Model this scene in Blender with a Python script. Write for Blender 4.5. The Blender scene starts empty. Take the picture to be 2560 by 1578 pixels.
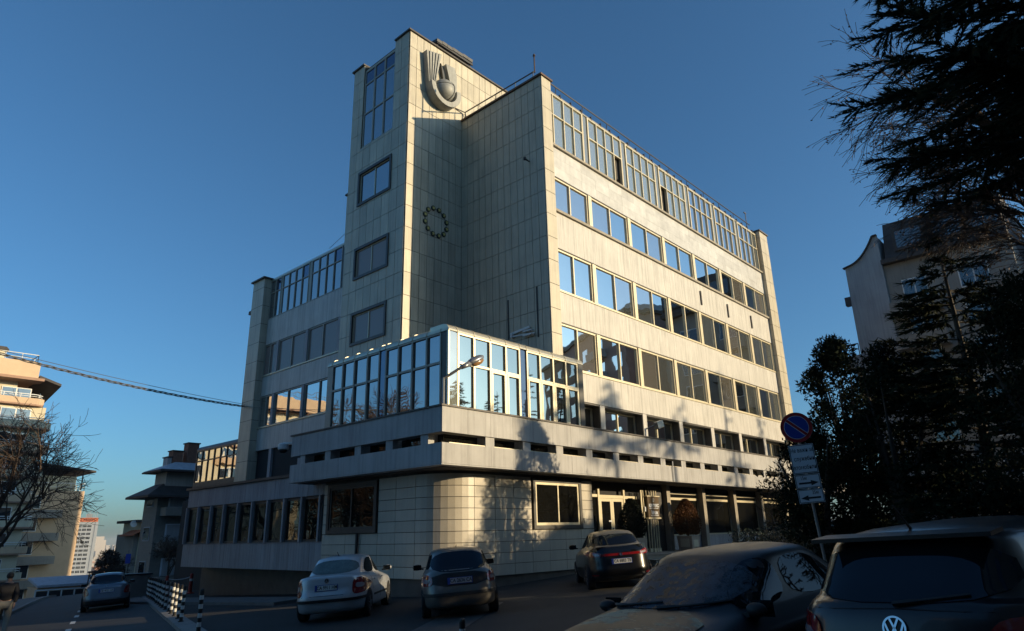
import bpy, bmesh, math, random
from mathutils import Vector, Matrix
from mathutils.bvhtree import BVHTree
R = math.radians
S = bpy.context.scene
COL = S.collection

# ------------------------------------------------------------------ camera, sky, sun, exposure
cd = bpy.data.cameras.new('camera')
cd.sensor_width = 36.0
cd.lens = 36.0 * 1686.1 / 2560.0
cd.clip_start = 0.1
cd.clip_end = 20000.0
cam = bpy.data.objects.new('camera', cd)
COL.objects.link(cam)
yaw, pitch, roll = R(47.662), R(17.942), R(-1.3396)
fw = Vector((math.sin(yaw) * math.cos(pitch), math.cos(yaw) * math.cos(pitch), math.sin(pitch)))
rt = Vector((math.cos(yaw), -math.sin(yaw), 0.0))
upv = rt.cross(fw)
rt2 = rt * math.cos(roll) + upv * math.sin(roll)
up2 = -rt * math.sin(roll) + upv * math.cos(roll)
CAM = Vector((-21.71, -17.495, 1.6))
M = Matrix((rt2, up2, -fw)).transposed().to_4x4()
M.translation = CAM
cam.matrix_world = M
S.camera = cam

SUN = Vector((0.490, -0.845, 0.213)).normalized()
W = bpy.data.worlds.new('World')
S.world = W
W.use_nodes = True
wn, wl = W.node_tree.nodes, W.node_tree.links
wn.clear()
wo = wn.new('ShaderNodeOutputWorld')
bg = wn.new('ShaderNodeBackground')
sky = wn.new('ShaderNodeTexSky')
sky.sky_type = 'NISHITA'
sky.sun_disc = False
sky.sun_elevation = math.asin(SUN.z)
sky.sun_rotation = math.atan2(SUN.x, SUN.y)
sky.altitude = 600.0
sky.air_density = 1.0
sky.dust_density = 2.4
sky.ozone_density = 5.5
bg.inputs['Strength'].default_value = 0.138
tint = wn.new('ShaderNodeVectorMath'); tint.operation = 'MULTIPLY'
tint.inputs[1].default_value = (0.98, 1.13, 1.03)
wl.new(sky.outputs[0], tint.inputs[0])
wl.new(tint.outputs[0], bg.inputs['Color'])
wl.new(bg.outputs[0], wo.inputs['Surface'])

sl = bpy.data.lights.new('sun', 'SUN')
sl.energy = 4.7
sl.angle = R(0.55)
sl.color = (1.0, 0.79, 0.49)
so = bpy.data.objects.new('sun', sl)
COL.objects.link(so)
so.location = (40, -70, 60)
so.rotation_euler = SUN.to_track_quat('Z', 'Y').to_euler()

S.view_settings.view_transform = 'Standard'
S.view_settings.look = 'None'
S.view_settings.exposure = 0.24
S.view_settings.gamma = 1.0
S.view_settings.use_curve_mapping = False

# ------------------------------------------------------------------ materials
MATS = {}
def nodes(m):
    m.use_nodes = True
    t = m.node_tree
    return t, t.nodes, t.links, t.nodes['Principled BSDF']

def mat(name, col, rough=0.6, metal=0.0, ior=None, spec=None, var=0.0, noise=0.0, nscale=3.0, bump=0.0, bscale=40.0,
        streak=0.0, coat=0.0, emit=None, nmix=None, stretch=None, sheen=0.0):
    """procedural principled: object-random tone, cloudy noise, vertical streaks, fine bump"""
    m = bpy.data.materials.new(name)
    t, n, l, b = nodes(m)
    b.inputs['Roughness'].default_value = rough
    b.inputs['Metallic'].default_value = metal
    if ior: b.inputs['IOR'].default_value = ior
    if spec is not None: b.inputs['Specular IOR Level'].default_value = spec
    if coat:
        b.inputs['Coat Weight'].default_value = coat
        b.inputs['Coat Roughness'].default_value = 0.04
    c = n.new('ShaderNodeRGB'); c.outputs[0].default_value = (*col, 1)
    out = c.outputs[0]
    tc = n.new('ShaderNodeNewGeometry')
    def mul(a, fac):
        mx = n.new('ShaderNodeVectorMath'); mx.operation = 'SCALE'
        l.new(a, mx.inputs[0]); l.new(fac, mx.inputs['Scale'])
        return mx.outputs[0]
    def ramp(src, lo, hi, a=0.0, bb=1.0):
        mr = n.new('ShaderNodeMapRange')
        mr.inputs['From Min'].default_value = a; mr.inputs['From Max'].default_value = bb
        mr.inputs['To Min'].default_value = lo; mr.inputs['To Max'].default_value = hi
        l.new(src, mr.inputs['Value']); return mr.outputs[0]
    if var:
        oi = n.new('ShaderNodeObjectInfo')
        out = mul(out, ramp(oi.outputs['Random'], 1 - var, 1 + var))
    if noise:
        mp = n.new('ShaderNodeMapping')
        mp.inputs['Scale'].default_value = stretch or (1, 1, 1)
        l.new(tc.outputs['Position'], mp.inputs['Vector'])
        nt = n.new('ShaderNodeTexNoise'); nt.inputs['Scale'].default_value = nscale
        nt.inputs['Detail'].default_value = 5; nt.inputs['Roughness'].default_value = 0.6
        l.new(mp.outputs[0], nt.inputs['Vector'])
        f = ramp(nt.outputs['Fac'], 1 - noise, 1 + noise, 0.3, 0.7)
        out = mul(out, f)
        if nmix:
            mx = n.new('ShaderNodeMix'); mx.data_type = 'RGBA'
            l.new(ramp(nt.outputs['Fac'], 0, 1, 0.52, 0.62), mx.inputs['Factor'])
            l.new(out, mx.inputs['A']); mx.inputs['B'].default_value = (*nmix, 1)
            out = mx.outputs['Result']
    if streak:
        mp = n.new('ShaderNodeMapping'); mp.inputs['Scale'].default_value = (5.0, 5.0, 0.22)
        l.new(tc.outputs['Position'], mp.inputs['Vector'])
        nt = n.new('ShaderNodeTexNoise'); nt.inputs['Scale'].default_value = 1.6
        nt.inputs['Detail'].default_value = 6; nt.inputs['Roughness'].default_value = 0.65
        l.new(mp.outputs[0], nt.inputs['Vector'])
        out = mul(out, ramp(nt.outputs['Fac'], 1 - streak, 1.0, 0.36, 0.55))
    l.new(out, b.inputs['Base Color'])
    if bump:
        nb = n.new('ShaderNodeTexNoise'); nb.inputs['Scale'].default_value = bscale
        nb.inputs['Detail'].default_value = 4
        l.new(tc.outputs['Position'], nb.inputs['Vector'])
        bu = n.new('ShaderNodeBump'); bu.inputs['Strength'].default_value = bump
        bu.inputs['Distance'].default_value = 0.02
        l.new(nb.outputs['Fac'], bu.inputs['Height'])
        l.new(bu.outputs[0], b.inputs['Normal'])
    if emit:
        b.inputs['Emission Color'].default_value = (*emit[0], 1)
        b.inputs['Emission Strength'].default_value = emit[1]
    MATS[name] = m
    return m

def glass(name, tint, reflect, wav=0.012, wscale=0.9, rough=0.015, refl=(1, 1, 1), rise=0.6):
    """solar glazing: a dark body colour under a strong mirror coat with a slightly wavy surface"""
    m = bpy.data.materials.new(name)
    t, n, l, b = nodes(m)
    n.remove(b)
    out = n['Material Output']
    d = n.new('ShaderNodeBsdfDiffuse'); d.inputs['Color'].default_value = (*tint, 1)
    g = n.new('ShaderNodeBsdfGlossy'); g.inputs['Roughness'].default_value = rough
    g.inputs['Color'].default_value = (*refl, 1)
    mx = n.new('ShaderNodeMixShader')
    lw = n.new('ShaderNodeLayerWeight'); lw.inputs['Blend'].default_value = 0.30
    mr = n.new('ShaderNodeMapRange')
    mr.inputs['To Min'].default_value = reflect; mr.inputs['To Max'].default_value = min(1.0, reflect + rise)
    ge = n.new('ShaderNodeNewGeometry'); oi = n.new('ShaderNodeObjectInfo')
    ad = n.new('ShaderNodeVectorMath'); ad.operation = 'MULTIPLY_ADD'
    cx = n.new('ShaderNodeCombineXYZ')
    l.new(oi.outputs['Random'], cx.inputs[0]); l.new(oi.outputs['Random'], cx.inputs[2])
    l.new(cx.outputs[0], ad.inputs[0]); ad.inputs[1].default_value = (40, 40, 40)
    l.new(ge.outputs['Position'], ad.inputs[2])
    nt = n.new('ShaderNodeTexNoise'); nt.inputs['Scale'].default_value = wscale; nt.inputs['Detail'].default_value = 1.0
    l.new(ad.outputs[0], nt.inputs['Vector'])
    bu = n.new('ShaderNodeBump'); bu.inputs['Strength'].default_value = 1.0; bu.inputs['Distance'].default_value = wav
    l.new(nt.outputs['Fac'], bu.inputs['Height'])
    l.new(bu.outputs[0], g.inputs['Normal'])
    l.new(lw.outputs['Fresnel'], mr.inputs['Value'])
    l.new(mr.outputs[0], mx.inputs['Fac'])
    l.new(d.outputs[0], mx.inputs[1]); l.new(g.outputs[0], mx.inputs[2])
    l.new(mx.outputs[0], out.inputs['Surface'])
    MATS[name] = m
    return m

mat('tile', (0.53, 0.475, 0.36), 0.45, var=0.11, noise=0.11, nscale=0.9, streak=0.2, bump=0.08)
mat('panel_joint', (0.26, 0.25, 0.23), 0.8)
mat('villa_wall', (0.23, 0.21, 0.18), 0.85, noise=0.12)
mat('tile_joint', (0.085, 0.077, 0.065), 0.9, noise=0.3)
mat('wall_panel', (0.54, 0.52, 0.48), 0.5, var=0.04, noise=0.09, nscale=1.1, streak=0.27, bump=0.06)
mat('marble', (0.50, 0.50, 0.485), 0.45, var=0.10, noise=0.16, nscale=1.7, streak=0.08, bump=0.05)
mat('band', (0.40, 0.395, 0.39), 0.6, var=0.045, noise=0.12, nscale=0.9, streak=0.22, bump=0.1)
mat('annex_panel', (0.34, 0.335, 0.35), 0.6, var=0.09, noise=0.1, nscale=1.0, streak=0.25, bump=0.1)
mat('stone', (0.51, 0.465, 0.385), 0.4, var=0.06, noise=0.06, nscale=2.0, streak=0.08, bump=0.05)
mat('plinth', (0.075, 0.07, 0.066), 0.55, noise=0.25, nscale=2.5, bump=0.1)
mat('cap', (0.07, 0.058, 0.048), 0.55, noise=0.3)
mat('cap_rust', (0.10, 0.058, 0.036), 0.7, noise=0.4, nscale=3)
mat('frame', (0.60, 0.53, 0.375), 0.38, metal=0.25, noise=0.06, nscale=2)
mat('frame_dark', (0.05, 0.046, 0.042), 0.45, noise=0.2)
mat('gap_panel', (0.34, 0.32, 0.26), 0.4, noise=0.1)  # also the darkened frame colour of the shaded side
mat('bullnose', (0.58, 0.53, 0.40), 0.28, metal=0.5, noise=0.08)
mat('dark_core', (0.03, 0.03, 0.03), 0.9)
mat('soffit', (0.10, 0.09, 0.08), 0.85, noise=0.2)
mat('roof_felt', (0.10, 0.095, 0.09), 0.9, noise=0.2)
glass('glass_gap', (0.24, 0.25, 0.215), 0.30, rise=0.4)
glass('glass_curtain', (0.16, 0.15, 0.125), 0.50, wav=0.004)
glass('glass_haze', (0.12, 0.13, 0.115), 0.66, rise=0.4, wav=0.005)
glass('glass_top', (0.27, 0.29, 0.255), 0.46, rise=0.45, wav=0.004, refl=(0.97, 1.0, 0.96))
glass('glass_box', (0.03, 0.034, 0.03), 0.36, wav=0.003, rise=0.5, refl=(0.93, 1.0, 0.97))
glass('glass_front', (0.014, 0.016, 0.013), 0.82, wav=0.004, refl=(0.93, 0.97, 0.95))
glass('glass_side', (0.014, 0.018, 0.022), 0.33, rise=0.40, wav=0.010, refl=(0.95, 0.97, 1.0))
glass('glass_spandrel', (0.02, 0.025, 0.04), 0.16, refl=(0.7, 0.8, 1.0))
glass('glass_blind', (0.27, 0.215, 0.19), 0.05, wav=0.006, rise=0.3)
glass('glass_low', (0.008, 0.008, 0.007), 0.07, wav=0.01, rise=0.3)
glass('glass_wavy', (0.014, 0.016, 0.018), 0.55, wav=0.009, wscale=0.8)
mat('emblem', (0.30, 0.30, 0.275), 0.55, metal=0.1, noise=0.15, nscale=4, streak=0.2)
mat('emblem_dark', (0.06, 0.062, 0.06), 0.6)
mat('star_disc', (0.035, 0.045, 0.03), 0.5)
mat('gable_render', (0.33, 0.345, 0.36), 0.85, noise=0.12, nscale=0.5, streak=0.15)
mat('render_dull', (0.25, 0.235, 0.21), 0.85, noise=0.12, nscale=0.5, streak=0.12)
mat('plaster_pink', (0.42, 0.24, 0.19), 0.85, noise=0.1)
mat('star_gold', (0.62, 0.52, 0.16), 0.4, metal=0.2)
mat('white_paint', (0.72, 0.72, 0.70), 0.5, noise=0.06)
mat('dull_metal', (0.30, 0.30, 0.29), 0.45, metal=0.7, noise=0.15)
mat('dark_metal', (0.045, 0.045, 0.048), 0.5, metal=0.4, noise=0.2)
mat('rail', (0.10, 0.09, 0.08), 0.5, metal=0.5)
mat('asphalt', (0.026, 0.0255, 0.025), 0.85, noise=0.28, nscale=0.5, bump=0.5, bscale=90)
mat('road_asphalt', (0.034, 0.035, 0.037), 0.75, noise=0.22, nscale=0.7, bump=0.5, bscale=90)
mat('kerb', (0.20, 0.19, 0.18), 0.8, noise=0.2, var=0.1)
mat('pavement', (0.13, 0.125, 0.12), 0.85, noise=0.2, var=0.1, bump=0.3)
mat('line_white', (0.62, 0.62, 0.60), 0.7, noise=0.25, nscale=6)
mat('black_paint', (0.012, 0.012, 0.013), 0.5)
mat('step_stone', (0.30, 0.265, 0.21), 0.7, noise=0.15, var=0.06)
mat('sign_brown', (0.085, 0.052, 0.022), 0.35, noise=0.1)
mat('sign_yellow', (0.75, 0.56, 0.06), 0.5)
mat('sign_white', (0.62, 0.64, 0.68), 0.4, noise=0.05)
mat('sign_blue', (0.015, 0.045, 0.30), 0.35)
mat('sign_red', (0.36, 0.015, 0.015), 0.35)
mat('lamp_lens', (0.34, 0.19, 0.08), 0.2, coat=0.5)
mat('lamp_shell', (0.27, 0.29, 0.32), 0.35, metal=0.5)
mat('pot', (0.42, 0.33, 0.25), 0.8, noise=0.15)
mat('bark', (0.055, 0.045, 0.035), 0.9, noise=0.3, nscale=6, bump=0.6, bscale=25)
mat('bark_birch', (0.36, 0.33, 0.28), 0.8, noise=0.3, nscale=3, bump=0.3, nmix=(0.05, 0.045, 0.04))
mat('twig', (0.075, 0.050, 0.036), 0.85)
mat('needles', (0.026, 0.033, 0.016), 0.85, spec=0.1, noise=0.55, nscale=1.1)
mat('yew', (0.013, 0.019, 0.009), 0.9, spec=0.08, noise=0.5, nscale=1.7)
mat('leaf_dry', (0.13, 0.06, 0.03), 0.7, noise=0.3)
mat('thuja_brown', (0.17, 0.072, 0.022), 0.8, noise=0.4, nscale=4)
mat('thuja_dark', (0.014, 0.022, 0.013), 0.8, noise=0.4, nscale=4)
mat('hedge_leaf', (0.018, 0.025, 0.012), 0.4, spec=0.25, noise=0.5, nscale=5)
mat('plaster_tan', (0.60, 0.43, 0.28), 0.8, noise=0.08, nscale=0.6)
mat('plaster_cream', (0.60, 0.53, 0.38), 0.8, noise=0.08, nscale=0.6)
mat('plaster_grey', (0.36, 0.37, 0.38), 0.85, noise=0.12, nscale=0.5, streak=0.15)
mat('plaster_beige', (0.33, 0.30, 0.26), 0.85, noise=0.12, nscale=0.5, streak=0.12)
mat('roof_dark', (0.045, 0.038, 0.036), 0.7, noise=0.25, nscale=2)
mat('roof_orange', (0.42, 0.13, 0.055), 0.8, noise=0.25, nscale=2)
mat('slab_edge', (0.36, 0.22, 0.15), 0.8, noise=0.1)
mat('brick', (0.22, 0.105, 0.07), 0.85, noise=0.25, nscale=5)
mat('snow_roof', (0.42, 0.45, 0.50), 0.7, noise=0.15)
mat('tower_white', (0.30, 0.32, 0.35), 0.7, noise=0.06, nscale=0.2)
mat('tower_panel', (0.52, 0.50, 0.44), 0.7, noise=0.1)
mat('sign_orange', (0.50, 0.12, 0.035), 0.6)
mat('sign_letter', (0.07, 0.02, 0.015), 0.6)
glass('window_dark', (0.02, 0.022, 0.026), 0.22, wav=0.01)
glass('window_blue', (0.025, 0.03, 0.045), 0.10, wav=0.004, rise=0.25)
mat('city_wall', (0.45, 0.40, 0.36), 0.9, var=0.35)
mat('city_roof', (0.36, 0.16, 0.10), 0.9, var=0.3)
mat('plain', (0.12, 0.115, 0.09), 0.95, noise=0.5, nscale=0.01)
mat('jacket', (0.013, 0.013, 0.016), 0.8)
mat('trousers', (0.20, 0.19, 0.16), 0.85)
mat('skin', (0.36, 0.22, 0.16), 0.6)
mat('hair', (0.02, 0.015, 0.012), 0.7)
mat('red_plastic', (0.40, 0.03, 0.02), 0.5)
mat('blue_plastic', (0.02, 0.06, 0.40), 0.5)
mat('cable', (0.10, 0.095, 0.09), 0.7)
# car paints
def paint(name, col, metal, rough=0.3, dirt=0.25, coat=0.6):
    m = mat(name, col, rough, metal=metal, coat=coat, noise=dirt, nscale=2.0)
    return m
paint('paint_silver', (0.50, 0.515, 0.54), 0.3, 0.36, 0.10)
paint('paint_sand', (0.15, 0.14, 0.125), 0.4, 0.4, 0.12)
paint('paint_black', (0.005, 0.005, 0.007), 0.0, 0.3, 0.2, 0.3)
paint('paint_navy', (0.006, 0.007, 0.010), 0.0, 0.45, 0.2, 0.15)
paint('paint_bluegrey', (0.16, 0.20, 0.25), 0.5, 0.35, 0.1)
mat('trim', (0.015, 0.015, 0.016), 0.6)
mat('tyre', (0.016, 0.016, 0.017), 0.85)
mat('alloy', (0.32, 0.32, 0.33), 0.35, metal=0.8)
mat('chrome', (0.62, 0.63, 0.64), 0.18, metal=1.0)
glass('car_glass', (0.008, 0.010, 0.012), 0.04, wav=0.004, refl=(0.7, 0.85, 1.0), rise=0.09)
mat('tail_red', (0.22, 0.008, 0.010), 0.12, coat=0.7)
mat('tail_clear', (0.30, 0.24, 0.25), 0.12, coat=0.7)
mat('headlight', (0.30, 0.31, 0.33), 0.08, coat=1.0, metal=0.4)
mat('plate_white', (0.60, 0.60, 0.58), 0.4)
mat('plate_blue', (0.02, 0.05, 0.28), 0.4)
mat('ink', (0.01, 0.01, 0.012), 0.6)
# frosted windscreen and frost-flecked bonnet of the dark saloon in front
def frosty(name, base, frost, rough, sc, lo, hi, stretch=(1, 1, 1), metal=0.0):
    m = bpy.data.materials.new(name)
    t, n, l, b = nodes(m)
    tc = n.new('ShaderNodeTexCoord')
    mp = n.new('ShaderNodeMapping'); mp.inputs['Scale'].default_value = stretch
    l.new(tc.outputs['Object'], mp.inputs[0])
    a = n.new('ShaderNodeTexNoise'); a.inputs['Scale'].default_value = sc; a.inputs['Detail'].default_value = 8
    a.inputs['Roughness'].default_value = 0.7
    c = n.new('ShaderNodeTexNoise'); c.inputs['Scale'].default_value = sc * 0.22; c.inputs['Detail'].default_value = 3
    l.new(mp.outputs[0], a.inputs['Vector']); l.new(mp.outputs[0], c.inputs['Vector'])
    mu = n.new('ShaderNodeMath'); mu.operation = 'MULTIPLY'
    l.new(a.outputs['Fac'], mu.inputs[0]); l.new(c.outputs['Fac'], mu.inputs[1])
    mr = n.new('ShaderNodeMapRange'); mr.inputs['From Min'].default_value = lo; mr.inputs['From Max'].default_value = hi
    l.new(mu.outputs[0], mr.inputs['Value'])
    mx = n.new('ShaderNodeMix'); mx.data_type = 'RGBA'
    mx.inputs['A'].default_value = (*base, 1); mx.inputs['B'].default_value = (*frost, 1)
    l.new(mr.outputs[0], mx.inputs['Factor'])
    l.new(mx.outputs['Result'], b.inputs['Base Color'])
    rr = n.new('ShaderNodeMapRange'); rr.inputs['To Min'].default_value = rough; rr.inputs['To Max'].default_value = 0.8
    l.new(mr.outputs[0], rr.inputs['Value']); l.new(rr.outputs[0], b.inputs['Roughness'])
    b.inputs['Metallic'].default_value = metal
    b.inputs['IOR'].default_value = 1.4
    MATS[name] = m
frosty('frost_glass', (0.008, 0.013, 0.020), (0.085, 0.11, 0.14), 0.22, 60, 0.19, 0.38)
frosty('frost_bonnet', (0.012, 0.012, 0.013), (0.46, 0.39, 0.26), 0.42, 15, 0.252, 0.285, (1.2, 0.5, 1))

# ------------------------------------------------------------------ mesh helpers
ORG = {}
class MB:
    def __init__(s): s.v = []; s.f = []
    def box(s, x0, y0, z0, x1, y1, z1):
        x0, x1 = min(x0, x1), max(x0, x1); y0, y1 = min(y0, y1), max(y0, y1); z0, z1 = min(z0, z1), max(z0, z1)
        b = len(s.v)
        s.v += [(x0, y0, z0), (x1, y0, z0), (x1, y1, z0), (x0, y1, z0), (x0, y0, z1), (x1, y0, z1), (x1, y1, z1), (x0, y1, z1)]
        s.f += [tuple(b + i for i in q) for q in ((0, 3, 2, 1), (4, 5, 6, 7), (0, 1, 5, 4), (1, 2, 6, 5), (2, 3, 7, 6), (3, 0, 4, 7))]
        return s
    def obox(s, c, ax, ay, az):
        """box from centre and three half-axis vectors"""
        c, ax, ay, az = Vector(c), Vector(ax), Vector(ay), Vector(az)
        b = len(s.v)
        for k in (-1, 1):
            for i, j in ((-1, -1), (1, -1), (1, 1), (-1, 1)):
                s.v.append(tuple(c + ax * i + ay * j + az * k))
        s.f += [tuple(b + i for i in q) for q in ((0, 3, 2, 1), (4, 5, 6, 7), (0, 1, 5, 4), (1, 2, 6, 5), (2, 3, 7, 6), (3, 0, 4, 7))]
        return s
    def bar(s, p, q, w, h=None):
        p, q = Vector(p), Vector(q); d = q - p
        if d.length < 1e-6: return s
        h = h or w
        u = d.normalized(); a = u.cross(Vector((0, 0, 1)))
        if a.length < 1e-3: a = Vector((1, 0, 0))
        a.normalize(); c = a.cross(u)
        return s.obox((p + q) / 2, d / 2, a * w / 2, c * h / 2)
    def tube(s, pts, rad, n=8, cap=True):
        pts = [Vector(p) for p in pts]
        if not isinstance(rad, (list, tuple)): rad = [rad] * len(pts)
        b = len(s.v)
        up = Vector((0, 0, 1))
        prev = None
        for i, p in enumerate(pts):
            d = (pts[min(i + 1, len(pts) - 1)] - pts[max(i - 1, 0)])
            d = d.normalized() if d.length > 1e-9 else Vector((0, 0, 1))
            if prev is None:
                a = d.cross(up)
                if a.length < 1e-3: a = d.cross(Vector((1, 0, 0)))
            else:
                a = prev - d * prev.dot(d)
                if a.length < 1e-4: a = d.cross(up)
            a.normalize(); prev = a; c = d.cross(a)
            for k in range(n):
                t = 2 * math.pi * k / n
                s.v.append(tuple(p + (a * math.cos(t) + c * math.sin(t)) * rad[i]))
        for i in range(len(pts) - 1):
            for k in range(n):
                k2 = (k + 1) % n
                s.f.append((b + i * n + k, b + i * n + k2, b + (i + 1) * n + k2, b + (i + 1) * n + k))
        if cap and n > 2:
            s.f.append(tuple(b + k for k in reversed(range(n))))
            e = b + (len(pts) - 1) * n
            s.f.append(tuple(e + k for k in range(n)))
        return s
    def lathe(s, c, prof, n=20, axis='z'):
        """prof: list of (r, h) from bottom to top about a vertical (or x / y) axis"""
        b = len(s.v); c = Vector(c)
        for r, h in prof:
            for k in range(n):
                t = 2 * math.pi * k / n
                u, w = r * math.cos(t), r * math.sin(t)
                o = {'z': (u, w, h), 'y': (w, h, u), 'x': (h, u, w)}[axis]
                s.v.append(tuple(c + Vector(o)))
        m = len(prof)
        for i in range(m - 1):
            for k in range(n):
                k2 = (k + 1) % n
                s.f.append((b + i * n + k, b + i * n + k2, b + (i + 1) * n + k2, b + (i + 1) * n + k))
        s.f.append(tuple(b + k for k in reversed(range(n))))
        s.f.append(tuple(b + (m - 1) * n + k for k in range(n)))
        return s
    def prism(s, poly, o, u, v, w):
        """extrude a 2-D polygon: points o + u*a + v*b, swept by w"""
        o, u, v, w = Vector(o), Vector(u), Vector(v), Vector(w)
        b = len(s.v); n = len(poly)
        for k in (0, 1):
            for a, c in poly: s.v.append(tuple(o + u * a + v * c + w * k))
        flip = u.cross(v).dot(w) > 0
        s.f.append(tuple(b + i for i in (reversed(range(n)) if flip else range(n))))
        s.f.append(tuple(b + n + i for i in (range(n) if flip else reversed(range(n)))))
        for i in range(n):
            j = (i + 1) % n
            q = (b + i, b + j, b + n + j, b + n + i)
            s.f.append(q if flip else tuple(reversed(q)))
        return s
    def tri(s, a, b_, c):
        b = len(s.v); s.v += [tuple(a), tuple(b_), tuple(c)]; s.f.append((b, b + 1, b + 2)); return s
    def quad(s, a, b_, c, d):
        b = len(s.v); s.v += [tuple(a), tuple(b_), tuple(c), tuple(d)]; s.f.append((b, b + 1, b + 2, b + 3)); return s
    def build(s, name, m, parent=None, smooth=False, label=None):
        me = bpy.data.meshes.new(name)
        o = ORG.get(parent, (0, 0, 0)) if parent else (0, 0, 0)
        if parent and o != (0, 0, 0):
            me.from_pydata([(x - o[0], y - o[1], z - o[2]) for x, y, z in s.v], [], s.f)
        else:
            me.from_pydata(s.v, [], s.f)
        me.materials.append(MATS[m] if isinstance(m, str) else m)
        if smooth: me.shade_smooth()
        ob = bpy.data.objects.new(name, me); COL.objects.link(ob)
        if parent:
            ob.parent = parent; ORG[ob] = o
        if label: ob['label'] = label
        return ob

def tag(o, label=None, cat=None, group=None, kind=None):
    if label: o['label'] = label
    if cat: o['category'] = cat
    if group: o['group'] = group
    if kind: o['kind'] = kind
    return o
def thing(name, label, cat, loc=(0, 0, 0), group=None):
    o = bpy.data.objects.new(name, None); COL.objects.link(o)
    o.empty_display_size = 0.3
    o.location = loc; ORG[o] = tuple(loc)
    return tag(o, label, cat, group)
def setmat(ob, m): ob.data.materials.clear(); ob.data.materials.append(MATS[m])
def copy_tree(root, loc=None, rotz=None, label=None):
    c = root.copy(); COL.objects.link(c)
    if loc: c.location = loc
    if rotz is not None: c.rotation_euler = (0, 0, rotz)
    if label: c['label'] = label
    for ch in list(root.children):
        k = ch.copy(); COL.objects.link(k); k.parent = c
        for g in ch.children:
            d = g.copy(); COL.objects.link(d); d.parent = k
    return c
FONT = None
def text_mesh(txt, size, depth=0.004, bold=0.0, xs=1.0):
    """lettering as a mesh in its own XY plane, centred"""
    cu = bpy.data.curves.new('lettering', 'FONT')
    cu.body = txt; cu.size = size; cu.align_x = 'CENTER'; cu.align_y = 'CENTER'
    cu.extrude = depth; cu.offset = bold; cu.resolution_u = 2
    ob = bpy.data.objects.new('lettering', cu); COL.objects.link(ob)
    dg = bpy.context.evaluated_depsgraph_get()
    me = bpy.data.meshes.new_from_object(ob.evaluated_get(dg))
    bpy.data.objects.remove(ob); bpy.data.curves.remove(cu)
    if xs != 1.0:
        for v in me.vertices: v.co.x *= xs
    return me
def put_text(txt, size, o, u, v, m, name, parent, depth=0.004, bold=0.0, xs=1.0):
    """lettering centred at world o with right vector u and up vector v"""
    me = text_mesh(txt, size, depth, bold, xs)
    u, v = Vector(u).normalized(), Vector(v).normalized(); w = u.cross(v); o = Vector(o)
    og = Vector(ORG.get(parent, (0, 0, 0)))
    for q in me.vertices:
        q.co = o + u * q.co.x + v * q.co.y + w * q.co.z - og
    me.materials.clear(); me.materials.append(MATS[m])
    ob = bpy.data.objects.new(name, me); COL.objects.link(ob)
    ob.parent = parent; ORG[ob] = tuple(og)
    return ob

def ground_z(x, y):
    z = 0.127 + 0.045 * max(-60, min(x, 60)) - 0.043 * max(-60, min(y, 900))
    r = y - 32
    if r > 0: z -= 0.03 * min(r, 900) * min(1, r / 40.0)
    d = math.hypot(x + 21.7, y + 17.5)
    if d > 120:
        f = min(1, (d - 120) / 500.0); f = f * f * (3 - 2 * f)
        z = z * (1 - f) + (-62.0) * f
    return z
# ------------------------------------------------------------------ the office building
BLD = thing('office_building', 'pale stone-clad office block with stepped stair tower, ribbon windows and projecting two-storey base', 'building', (0, 0, 0))
rnd = random.Random(7)

def PB(mb, pl, c, u0, u1, d0, d1, z0, z1):
    if pl == 'y': mb.box(u0, c + d0, z0, u1, c + d1, z1)
    else: mb.box(c + d0, u0, z0, c + d1, u1, z1)
    return mb
def frame_unit(name, pl, c, u0, u1, z0, z1, us=(), zs=(), fw=0.07, mw=0.06, dep=0.10, inset=0.04, fm='frame', pm='glass_front', parent=None, skip=(), label=None, splits=None):
    """a window: frame with mullions at us and transoms at zs, one pane per light"""
    mb = MB()
    PB(mb, pl, c, u0, u1, 0, dep, z1 - fw, z1); PB(mb, pl, c, u0, u1, 0, dep, z0, z0 + fw)
    PB(mb, pl, c, u0, u0 + fw, 0.001, dep, z0 + fw, z1 - fw); PB(mb, pl, c, u1 - fw, u1, 0.001, dep, z0 + fw, z1 - fw)
    for u in us: PB(mb, pl, c, u - mw / 2, u + mw / 2, -0.012, dep - .002, z0 + fw, z1 - fw)
    for z in zs: PB(mb, pl, c, u0 + fw, u1 - fw, 0.004, dep - .004, z - mw / 2, z + mw / 2)
    fr = mb.build(name, fm, parent or BLD, label=label)
    ue = [u0] + list(us) + [u1]; ze = [z0] + list(zs) + [z1]
    for j in range(len(ze) - 1):
        for i in range(len(ue) - 1):
            if (i, j) in skip: continue
            m = pm(i, j) if callable(pm) else pm
            PB(MB(), pl, c, ue[i] + 0.02, ue[i + 1] - 0.02, inset, inset + 0.02, ze[j] + 0.02, ze[j + 1] - 0.02).build('pane', m, fr)
    return fr
def cut(rect, holes):
    """rectangle minus rectangular holes -> list of rectangles (u0,u1,z0,z1)"""
    out = [rect]
    for h in holes:
        nx = []
        for r in out:
            a0, a1, b0, b1 = max(r[0], h[0]), min(r[1], h[1]), max(r[2], h[2]), min(r[3], h[3])
            if a0 >= a1 or b0 >= b1: nx.append(r); continue
            if r[2] < b0: nx.append((r[0], r[1], r[2], b0))
            if b1 < r[3]: nx.append((r[0], r[1], b1, r[3]))
            if r[0] < a0: nx.append((r[0], a0, b0, b1))
            if a1 < r[1]: nx.append((a1, r[1], b0, b1))
        out = nx
    return out
COUNT = {}
STUFF = {}
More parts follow.
